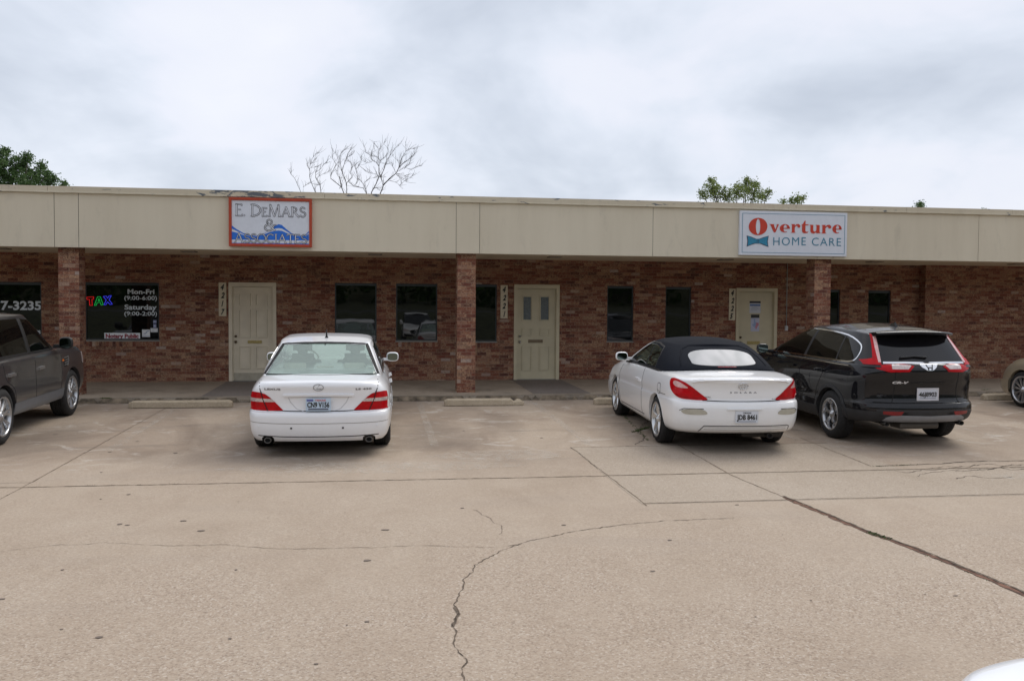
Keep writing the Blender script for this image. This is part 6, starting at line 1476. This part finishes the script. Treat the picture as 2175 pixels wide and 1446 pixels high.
# ------------------------------------------------------------------ grey off-roader at the left edge
def offroader(root):
    pm = P_GREY
    FT = [(0, 0), (.4, .015), (.68, .05), (.85, .11), (.945, .19), (.985, .29), (1, .40)]
    body = dict(L=4.79, HW=[(0, .91), (.5, .955), (1.1, .965), (3.8, .965), (4.4, .95), (4.79, .91)],
        zb=[(0, .42), (.6, .38), (1.6, .34), (3.4, .34), (4.79, .38)], zs=[(0, 1.10), (2.5, 1.09), (3.4, 1.085), (4.2, 1.06), (4.79, .99)],
        deck=[(0, 1.12), (3.3, 1.14), (3.9, 1.14), (4.4, 1.115), (4.79, 1.04)], crown=.02, fan=.30, FT=FT, RT=FT,
        ys=[.8, 1.1, 1.5, 2.0, 2.5, 3.0, 3.5, 3.9],
        levels=[(0, .05, .1, .12), (.05, .03, .05, .06), (.13, .018, .02, .02), (.3, .0, .0, 0), (.5, .0, .0, .0), (.7, .004, .02, .01), (.88, .012, .04, .03), (.95, .022, .05, .05), (1, .045, .07, .08)],
        top=[(.98, .5), (.95, .2), (.85, .04), (.45, 0), (0, 0)])
    CT = [(0, 0), (.4, .012), (.72, .045), (.88, .095), (.955, .16), (.985, .25), (1, .36)]
    cab = dict(yrb=.12, yrt=.42, yfb=3.60, yft=2.72, RT=CT, FT=CT, v=[(0, 0), (.25, .012), (.5, .018), (.75, .014), (.9, .004), (1, -.014)], wb=[(0, .89), (1, .89)], wt=[(0, .70), (.8, .72), (1, .69)],
        zb=[(0, 1.06), (1, 1.06)], zt=[(0, 1.66), (.5, 1.70), (.9, 1.685), (1, 1.655)], zr=[(0, 1.70), (.5, 1.78), (1, 1.71)], crown=.04, roof=V_ROOF)
    c = Car('s', root, body, cab, pm)
    for sx in (1, -1):
        sg = [(.62, 1.14), (.70, 1.60), (1.3, 1.645), (2.2, 1.645), (2.62, 1.615), (2.80, 1.56), (3.12, 1.32), (3.34, 1.13)]
        c.panel('cabin', sg, 'side', M_TINT, 'side_window', off=-.003, sx=sx, skirt=0, delete=True)
        c.line(sg, 'side', .030, M_BLACK, 'window_trim', sx, closed=True, h=.003)
        for l, w in (([(2.28, 1.12), (2.24, 1.65)], .11), ([(1.15, 1.12), (1.12, 1.65)], .09)): c.line(l, 'side', w, M_BLACK, 'window_post', sx, h=.002)
        c.line([(3.46, 1.10), (3.3, 1.22), (3.05, 1.43), (2.84, 1.60), (2.68, 1.67)], 'side', .07, M_BLACK, 'windscreen_pillar', sx, h=.002)
        for l in ([(2.28, 1.07), (2.27, .8), (2.28, .42)], [(3.36, 1.07), (3.36, .8), (3.32, .55), (3.26, .42)], [(1.15, 1.07), (1.22, .85), (1.48, .70), (1.55, .42)]): c.line(smooth_poly(l, 4, False), 'side', .009, M_DKGAP, 'panel_gap', sx)
        for y in (2.36, 1.28): c.line([(y, .90), (y+.2, .905)], 'side', .045, M_SILVER, 'door_handle', sx, h=.03)
        # side vent: four slats in silver frame
        c.panel('body', [(3.46, .97), (3.68, .99), (3.62, .85), (3.55, .82), (3.46, .83)], 'side', M_BLACK, 'side_vent', off=.003, sx=sx)
        for k in range(4): c.line([(3.47, .855+.037*k), (3.65, .865+.037*k)], 'side', .014, M_SILVER if k < 4 else M_BLACK, 'vent_slat', sx, h=.014)
        c.line([(3.66, .99), (3.67, .92), (3.61, .84)], 'side', .014, M_SILVER, 'vent_rim', sx, h=.014)
        c.line([(3.40, .935), (3.45, .935)], 'side', .034, M_AMBER, 'side_indicator', sx, h=.008)
        c.panel('body', [(1.50, .50), (3.45, .50), (3.45, .33), (1.50, .33)], 'side', plain('sill_trim', (.14, .15, .17), .4, .3), 'sill', off=.010, sx=sx)
        mirror_unit(c, sx*.92, 3.22, 1.22, sx, .20, .19, .15, M_BLACK, .06)
        c.panel('body', [(sx*.55, .82), (sx*.55, 1.0), (sx*.98, 1.0), (sx*.98, .82)], 'front', M_CLEAR, 'headlight', off=.006, pred=lambda cc, n, sx=sx: cc.x*sx > 0 and cc.y > 4.4)
        c.panel('body', [(sx*.55, .85), (sx*.55, 1.0), (sx*.94, 1.0), (sx*.94, .75), (sx*.75, .75)], 'rear', M_RED, 'taillight', off=.006, pred=lambda cc, n, sx=sx: cc.x*sx > 0 and cc.y < .3)
    c.panel('body', [(-.48, .80), (-.48, .98), (.48, .98), (.48, .80)], 'front', M_BLACK, 'grille', off=.006, pred=lambda cc, n: cc.y > 4.4)
    c.panel('cabin', [(-.76, 1.15), (-.66, 1.63), (.66, 1.63), (.76, 1.15)], 'front', M_TINT, 'windscreen', off=.003, pred=lambda cc, n: cc.y > 2.3)
    c.panel('cabin', [(-.74, 1.15), (-.64, 1.60), (.64, 1.60), (.74, 1.15)], 'rear', M_PRIV, 'rear_window', off=.003, pred=lambda cc, n: cc.y < 1)
    c.arches([(1.13, .375), (3.875, .375)], .415)
    for sx in (1, -1):
        for y in (1.13, 3.875): wheel(root, sx*.955, y, .375, .265, sx, 'twin', .258)
    underbody(c, 4.79, .9, .28)
    b = MB(); b.box(-.82, .82, .4, 3.6, .60, .80); b.build('cabin_floor', M_DSEAT, root)
    for x in (-.40, .40): seat(c, x, 2.35, .75, M_DSEAT, .54, .55, 'front_seat')
    b = MB(); b.box(-.7, .7, 3.15, 3.45, .8, 1.14, .06); b.build('dashboard', M_DSEAT, root)
    b = MB(); P = [(-.40+.18*math.cos(a), 2.98-.05*math.sin(a), 1.12+.17*math.sin(a)) for a in np.linspace(0, 2*math.pi, 25)]; b.tube(P, .014, 8); b.build('steering_wheel', M_DSEAT, root)
    c.finish({'cabin': 'roof'}); return c
r4 = car_root('parked_car', -5.83, 11.68, 0, 'bronze-grey boxy off-roader with an amber side light at the left edge')
offroader(r4)

# ------------------------------------------------------------------ beige saloon, only its front corner in view
def beige(root):
    d = ls_body(); d['HW'] = [(0, .84), (.5, .90), (1.1, .925), (3.8, .925), (4.4, .905), (4.95, .80)]; d['L'] = 4.95
    d['FT'] = [(0, 0), (.3, .02), (.55, .07), (.74, .15), (.87, .25), (.95, .37), (.985, .50), (1, .64)]
    d['zs'] = [(0, .96), (1.5, .98), (3.2, .95), (3.9, .905), (4.4, .82), (4.95, .66)]; d['deck'] = [(0, 1.0), (.5, 1.03), (1, 1.05), (3.2, 1.05), (4.0, .97), (4.5, .87), (4.95, .72)]
    c = Car('s', root, d, ls_cabin(), P_BEIGE)
    for sx in (1, -1):
        sg = [(.98, 1.0), (1.16, 1.16), (1.42, 1.27), (1.8, 1.33), (2.3, 1.345), (2.8, 1.32), (3.2, 1.17), (3.52, 1.0), (2.3, .985)]
        c.panel('cabin', sg, 'side', M_TINT, 'side_window', off=.002, sx=sx); c.line(sg, 'side', .022, M_CHROME, 'window_trim', sx, closed=True, h=.004)
        c.line([(2.28, .985), (2.22, 1.36)], 'side', .07, M_BLACK, 'window_post', sx, h=.004)
        hl = c.panel('body', smooth_poly([(.36, .62), (.44, .70), (.60, .765), (.80, .815), (.84, .80), (.72, .715), (.55, .635)], 2), 'corner' if 0 else 'fcorner', M_CLEAR, 'headlight', off=.006, sx=sx) if False else None
        k = .70711; off_ = -4.95*k
        P = smooth_poly([(.30, .60), (.36, .67), (.50, .735), (.68, .79), (.80, .82), (.83, .80), (.74, .72), (.58, .635), (.42, .60)], 3)
        hl = c.panel('body', [(a+off_, b) for a, b in P], 'fcorner', M_CLEAR, 'headlight', off=.006, sx=sx, pred=lambda cc, n: cc.y > 3.9)
        P = smooth_poly([(.74, .765), (.80, .80), (.81, .785), (.76, .745)], 2)
        c.panel('body', [(a+off_, b) for a, b in P], 'fcorner', M_AMBER, 'side_indicator', off=.009, sx=sx, parent=hl, pred=lambda cc, n: cc.y > 3.9)
        for l in ([(2.25, .96), (2.27, .6), (2.30, .26)], [(3.35, .92), (3.45, .6), (3.42, .26)]): c.line(smooth_poly(l, 4, False), 'side', .007, M_GAP, 'panel_gap', sx)
        mirror_unit(c, sx*.84, 3.25, 1.02, sx, .205, .15, .13, P_BEIGE, .06)
    c.panel('body', [(-.40, .45), (-.46, .66), (.46, .66), (.40, .45)], 'front', M_BLACK, 'grille', off=.004, pred=lambda cc, n: cc.y > 4.5)
    c.panel('cabin', [(-.70, 1.0), (-.55, 1.34), (0, 1.40), (.55, 1.34), (.70, 1.0)], 'front', M_TINT, 'windscreen', off=.002, pred=lambda cc, n: cc.y > 2.8)
    c.arches([(1.1, .34), (3.98, .34)], .365)
    for sx in (1, -1):
        for y in (1.1, 3.98): wheel(root, sx*.905, y, .335, .225, sx, 'multi', .245)
    underbody(c, 4.95, .85); c.finish({'cabin': 'roof'}); return c
r5 = car_root('parked_car', 12.83, 11.35, 0, 'beige saloon of which only the front wheel and nose show at the right edge')
beige(r5)

# ------------------------------------------------------------------ white saloon beside the camera, and two white cars mirrored in the panes
r6 = empty('parked_car'); r6.matrix_world = Matrix.Translation((2.55, 2.765, -.313)) @ Matrix.Rotation(math.pi, 4, 'Z')
tag(r6, 'white car whose bodywork just enters the lower right corner', 'car', 'cars across the lot')
sedan(r6, P_WHITE, False)
for i, (X, Y, lb) in enumerate(((2.35, -14.3, 'white car mirrored in the window just left of the middle pillar'), (13.6, -14.3, 'white car mirrored in the slim window right of the middle door'))):
    if i == 0:
        r7 = empty('parked_car', (X, Y, zlot(Y)+.35)); crossover(r7, P_WHITE2, M_DKPL, False); o = r7
    else: o = copy_tree(r7); o.location = (X, Y, zlot(Y)+.35)
    tag(o, lb, 'car', 'cars across the lot')

# ------------------------------------------------------------------ trees
def leaf_mat(name, c0, c1):
    m, nt = newmat(name); t = nt.nodes.new('ShaderNodeTexCoord'); n = noise(nt, t.outputs['Object'], 3.2, 4, .7); n2 = noise(nt, t.outputs['Object'], 21, 2, .5)
    c = ramp(nt, mth(nt, 'ADD', mth(nt, 'MULTIPLY', n, .5), mth(nt, 'MULTIPLY', n2, .5)), [(.34, c0), (.66, c1)])
    p = pr(nt, c, .55, 0, .4); tr = nt.nodes.new('ShaderNodeBsdfTranslucent'); nt.links.new(c, tr.inputs[0])
    mx = nt.nodes.new('ShaderNodeMixShader'); mx.inputs[0].default_value = .3; nt.links.new(p.outputs[0], mx.inputs[1]); nt.links.new(tr.outputs[0], mx.inputs[2]); out(nt, mx.outputs[0]); return m
M_LEAF = leaf_mat('leaf_dark', (.035, .08, .025), (.13, .21, .06)); M_LEAF2 = leaf_mat('leaf_yellow', (.08, .14, .03), (.27, .31, .08)); M_BARK = plain('bark', (.07, .055, .045), .9, vary=.3, vscale=12)
def leafy(label, Yt, blobs, trunk_px, mat, dens=1.0, leaf=.085, cat='tree', seed=1, kr=1.22):
    """blobs: (px, py, r px) seen above the roof line, standing at depth Yt"""
    R_ = random.Random(seed); base = onY(trunk_px, 650, Yt); root = empty('tree', (base.x, Yt, -.06)); tag(root, label, cat, 'trees behind the building'); T = Matrix.Translation((-base.x, -Yt, .06))
    m = MB(); tk = MB(); top = Vector((base.x, Yt, 2.6))
    tk.tube([(base.x, Yt, -.06), (base.x+.03, Yt, 1.3), top], [.16, .12, .10], 8)
    sc = 0
    for (px, py, r) in blobs:
        y = Yt+(R_.random()-.5)*1.0; c = onY(px, py, y); rr = r*y/F*kr; mid = top.lerp(c, .55)+Vector((R_.uniform(-.1, .1), R_.uniform(-.1, .1), .1))
        tk.tube([top, mid, c], [.06, .03, .010], 5)
        # clumps in the blob, each on its own twig
        nc = max(4, int(210*rr*rr*dens)+6)
        for _ in range(nc):
            d = Vector((R_.gauss(0, 1), R_.gauss(0, 1), R_.gauss(0, 1))).normalized(); q = c+d*rr*(R_.random()**.45)*.95; cr = (.07+.08*R_.random())
            if R_.random() < .5: tk.tube([c, c.lerp(q, .6)+Vector((0, 0, .03)), q], [.012, .007, .003], 3, cap=False)
            for _ in range(int(24*dens)):
                p = q+Vector((R_.gauss(0, cr*.55), R_.gauss(0, cr*.55), R_.gauss(0, cr*.5))); a = Vector((R_.gauss(0, 1), R_.gauss(0, 1), R_.gauss(0, .6))).normalized(); b = a.cross(Vector((R_.gauss(0, 1), R_.gauss(0, 1), R_.gauss(0, 1)))).normalized(); l = leaf*(.5+.6*R_.random())
                m.add([p-a*l*.5, p+b*l*.28, p+a*l*.5, p-b*l*.28], [(0, 1, 2, 3)])
    m.build('crown', mat, root, T); tk.build('trunk', M_BARK, root, T); return root
leafy('dense dark green broadleaf tree above the roof at the left edge', 30, [(8, 345, 28), (-35, 335, 40), (-25, 380, 45), (48, 352, 24), (28, 378, 32), (78, 375, 22), (60, 392, 26), (105, 385, 13), (114, 378, 6), (135, 391, 5), (98, 368, 8), (60, 333, 10), (16, 322, 8), (128, 400, 8), (90, 352, 8)], 10, M_LEAF, 1.2, .09, seed=3, kr=.98)
leafy('yellow-green tree with two rounded tops above the roof left of the teal bow tie sign', 30, [(1512, 402, 18), (1495, 410, 12), (1528, 412, 16), (1510, 383, 5), (1583, 398, 17), (1565, 408, 18), (1600, 412, 19), (1622, 418, 13), (1548, 418, 14), (1586, 384, 6), (1632, 407, 5), (1605, 391, 7)], 1560, M_LEAF2, 1.0, .08, seed=5)
leafy('low leafy treetop peeking over the roof above the right part of the white sign', 31, [(1694, 426, 10), (1704, 421, 6), (1680, 428, 7), (1664, 430, 4)], 1690, M_LEAF2, 1.0, .08, seed=8)
leafy('small lone tip of a treetop above the roof near the right end', 31, [(1952, 440, 7), (1953, 433, 4)], 1952, M_LEAF, 1.0, .08, seed=9)
leafy('tiny tip of a treetop barely above the roof at the far right', 31, [(2090, 450, 3.5)], 2090, M_LEAF, 1.0, .07, seed=10)
# bare tree: limbs traced, spread in depth
BR = [([(1345, 720), (1380, 630), (1365, 560), (1330, 470), (1332, 400), (1300, 355), (1250, 330), (1245, 270)], 7, 2), ([(1245, 700), (1300, 600), (1330, 520), (1352, 525), (1390, 430), (1400, 380)], 6, 3),
 ([(1380, 620), (1450, 545), (1530, 480), (1560, 420), (1620, 355), (1690, 310), (1735, 270)], 7, 2), ([(1332, 400), (1345, 340), (1310, 290), (1240, 280), (1180, 235), (1150, 150)], 4, 1.2), ([(1345, 340), (1400, 290), (1440, 230), (1438, 150)], 3, 1), ([(1400, 380), (1420, 330), (1480, 250), (1510, 200), (1560, 160)], 3, 1),
 ([(1320, 300), (1330, 210), (1310, 170)], 2.5, 1.5), ([(1330, 210), (1370, 170), (1405, 110)], 2, 1), ([(1560, 420), (1575, 380), (1550, 340), (1490, 280)], 3, 1), ([(1575, 380), (1600, 290), (1640, 230), (1640, 120)], 3, 1), ([(1640, 230), (1690, 200), (1735, 195)], 2, 1), ([(1620, 430), (1690, 360), (1700, 310), (1740, 250)], 2.5, 1),
 ([(1560, 455), (1630, 410), (1700, 440), (1780, 400), (1830, 395)], 2.5, 1), ([(1530, 490), (1600, 500), (1690, 530), (1725, 500)], 2, 1), ([(1530, 495), (1600, 550), (1650, 580), (1655, 560)], 2.5, 1), ([(1440, 560), (1540, 590), (1570, 625), (1600, 590)], 2, 1), ([(1530, 480), (1490, 400), (1480, 360), (1410, 380)], 2.5, 1),
 ([(1250, 350), (1190, 360), (1130, 330), (1105, 270)], 2.5, 1), ([(1330, 520), (1300, 485), (1220, 480), (1165, 450)], 3, 1), ([(1275, 110), (1265, 190), (1240, 260)], 1, 2),
 ([(930, 720), (900, 640), (775, 540), (780, 490), (835, 380), (795, 300), (795, 190)], 6, 1), ([(900, 640), (880, 540), (875, 520)], 6, 4), ([(960, 720), (958, 600), (910, 480), (890, 390), (875, 290), (900, 230), (960, 190)], 5, 1), ([(960, 590), (1025, 525), (1000, 470), (1020, 400), (1010, 360), (980, 340)], 4, 1), ([(905, 440), (940, 350), (965, 270), (1020, 185)], 3, 1),
 ([(1190, 720), (1150, 650), (1040, 630), (980, 575)], 5, 3), ([(1190, 700), (1150, 600), (1085, 530), (1065, 440), (1110, 370)], 4, 1), ([(860, 500), (845, 450), (870, 370), (850, 290), (820, 240)], 2.5, 1), ([(955, 300), (1000, 280), (1050, 230)], 2, 1), ([(1065, 440), (1050, 400), (1055, 360)], 2, 1), ([(1040, 630), (1080, 590), (1090, 540)], 2, 1),
 ([(605, 720), (560, 610), (530, 520), (530, 440), (545, 330), (600, 260), (625, 250)], 4, 1), ([(665, 720), (650, 620), (600, 530), (600, 470), (660, 430), (700, 370), (730, 355)], 4, 1), ([(440, 720), (360, 540), (315, 490), (300, 450)], 3, 1), ([(455, 640), (500, 610), (540, 590), (630, 620)], 2, 1.5), ([(530, 440), (500, 390), (505, 360)], 1.5, 1), ([(535, 420), (590, 410), (640, 405)], 1.5, 1), ([(540, 380), (580, 340), (610, 310)], 1.5, 1), ([(620, 530), (680, 490), (750, 460)], 1.8, 1), ([(870, 660), (895, 640)], 1.5, 1), ([(1265, 650), (1310, 650), (1340, 680)], 3, 1.5), ([(1160, 590), (1230, 540), (1290, 530)], 1.5, 1)]
Yt = 29.0; R_ = random.Random(11); base = onY(760, 650, Yt); root = empty('bare_tree', (base.x, Yt, -.06)); tag(root, 'leafless tree with thin crooked branches above the red framed sign', 'tree', 'trees behind the building'); T = Matrix.Translation((-base.x, -Yt, .06))
tk = MB(); tw = MB(); fork = Vector((base.x+.05, Yt, 1.9)); tk.tube([(base.x, Yt, -.06), (base.x-.04, Yt, .9), fork], [.24, .19, .16], 10)
k3 = 400/2175; pxm = Yt/F
for bi, (pts, w0, w1) in enumerate(BR):
    P = []; dy = R_.uniform(-.8, .8) if bi > 19 else R_.uniform(-.35, .35)
    for i, (x, y) in enumerate(pts): P.append(onY(560+x*k3, 280+y*k3, Yt+dy*(.3+.7*i/len(pts))))
    n = len(P); w = [(w0+(w1-w0)*i/(n-1))*k3*pxm*.9 for i in range(n)]
    if pts[0][1] >= 700:
        P = [fork.lerp(P[0], .05), fork.lerp(P[0], .6)+Vector((R_.uniform(-.1, .1), 0, .1))]+P; w = [.09, w[0]*1.4]+w
    tk.tube(P, w, 6)
    for i in range(1 if pts[0][1] < 700 else 2, len(P)):    # twigs
        for _ in range(4):
            q = P[i-1].lerp(P[i], R_.random())
            if q.z < 3.7: continue
            d = (P[i]-P[i-1]).normalized(); s = Vector((R_.uniform(-.6, 1.2), R_.uniform(-1, 1), R_.uniform(-.2, 1))); d = (d+s*.9).normalized(); l = R_.uniform(.10, .42); e = [q]
            for j in range(3): d = (d+Vector((R_.uniform(-.35, .35), R_.uniform(-.35, .35), R_.uniform(-.1, .35)))).normalized(); e.append(e[-1]+d*l/3)
            tk.tube(e, [.0045, .0036, .0028, .002], 4, cap=False)
tk.build('trunk', M_BARK, root, T)
# wood beyond the road behind the camera: only its mirror image in the panes and paint is seen
R_ = random.Random(4); m = MB()
for k in range(60):
    x = -150+k*5.2+R_.uniform(-1, 1); h = R_.uniform(6, 10); y = -52-R_.random()*8
    for _ in range(420):
        d = Vector((R_.gauss(0, 1), R_.gauss(0, 1), R_.gauss(0, 1))).normalized()*R_.random()**.4; p = Vector((x+d.x*3.6, y+d.y*3, 1.2+h*.5+d.z*h*.55)); a = Vector((R_.gauss(0, 1), R_.gauss(0, 1), R_.gauss(0, 1))).normalized(); b = a.orthogonal(); l = .7
        m.add([p-a*l*.6, p+b*l*.4, p+a*l*.6, p-b*l*.4], [(0, 1, 2, 3)])
o = m.build('woods', M_LEAF); tag(o, kind='stuff')
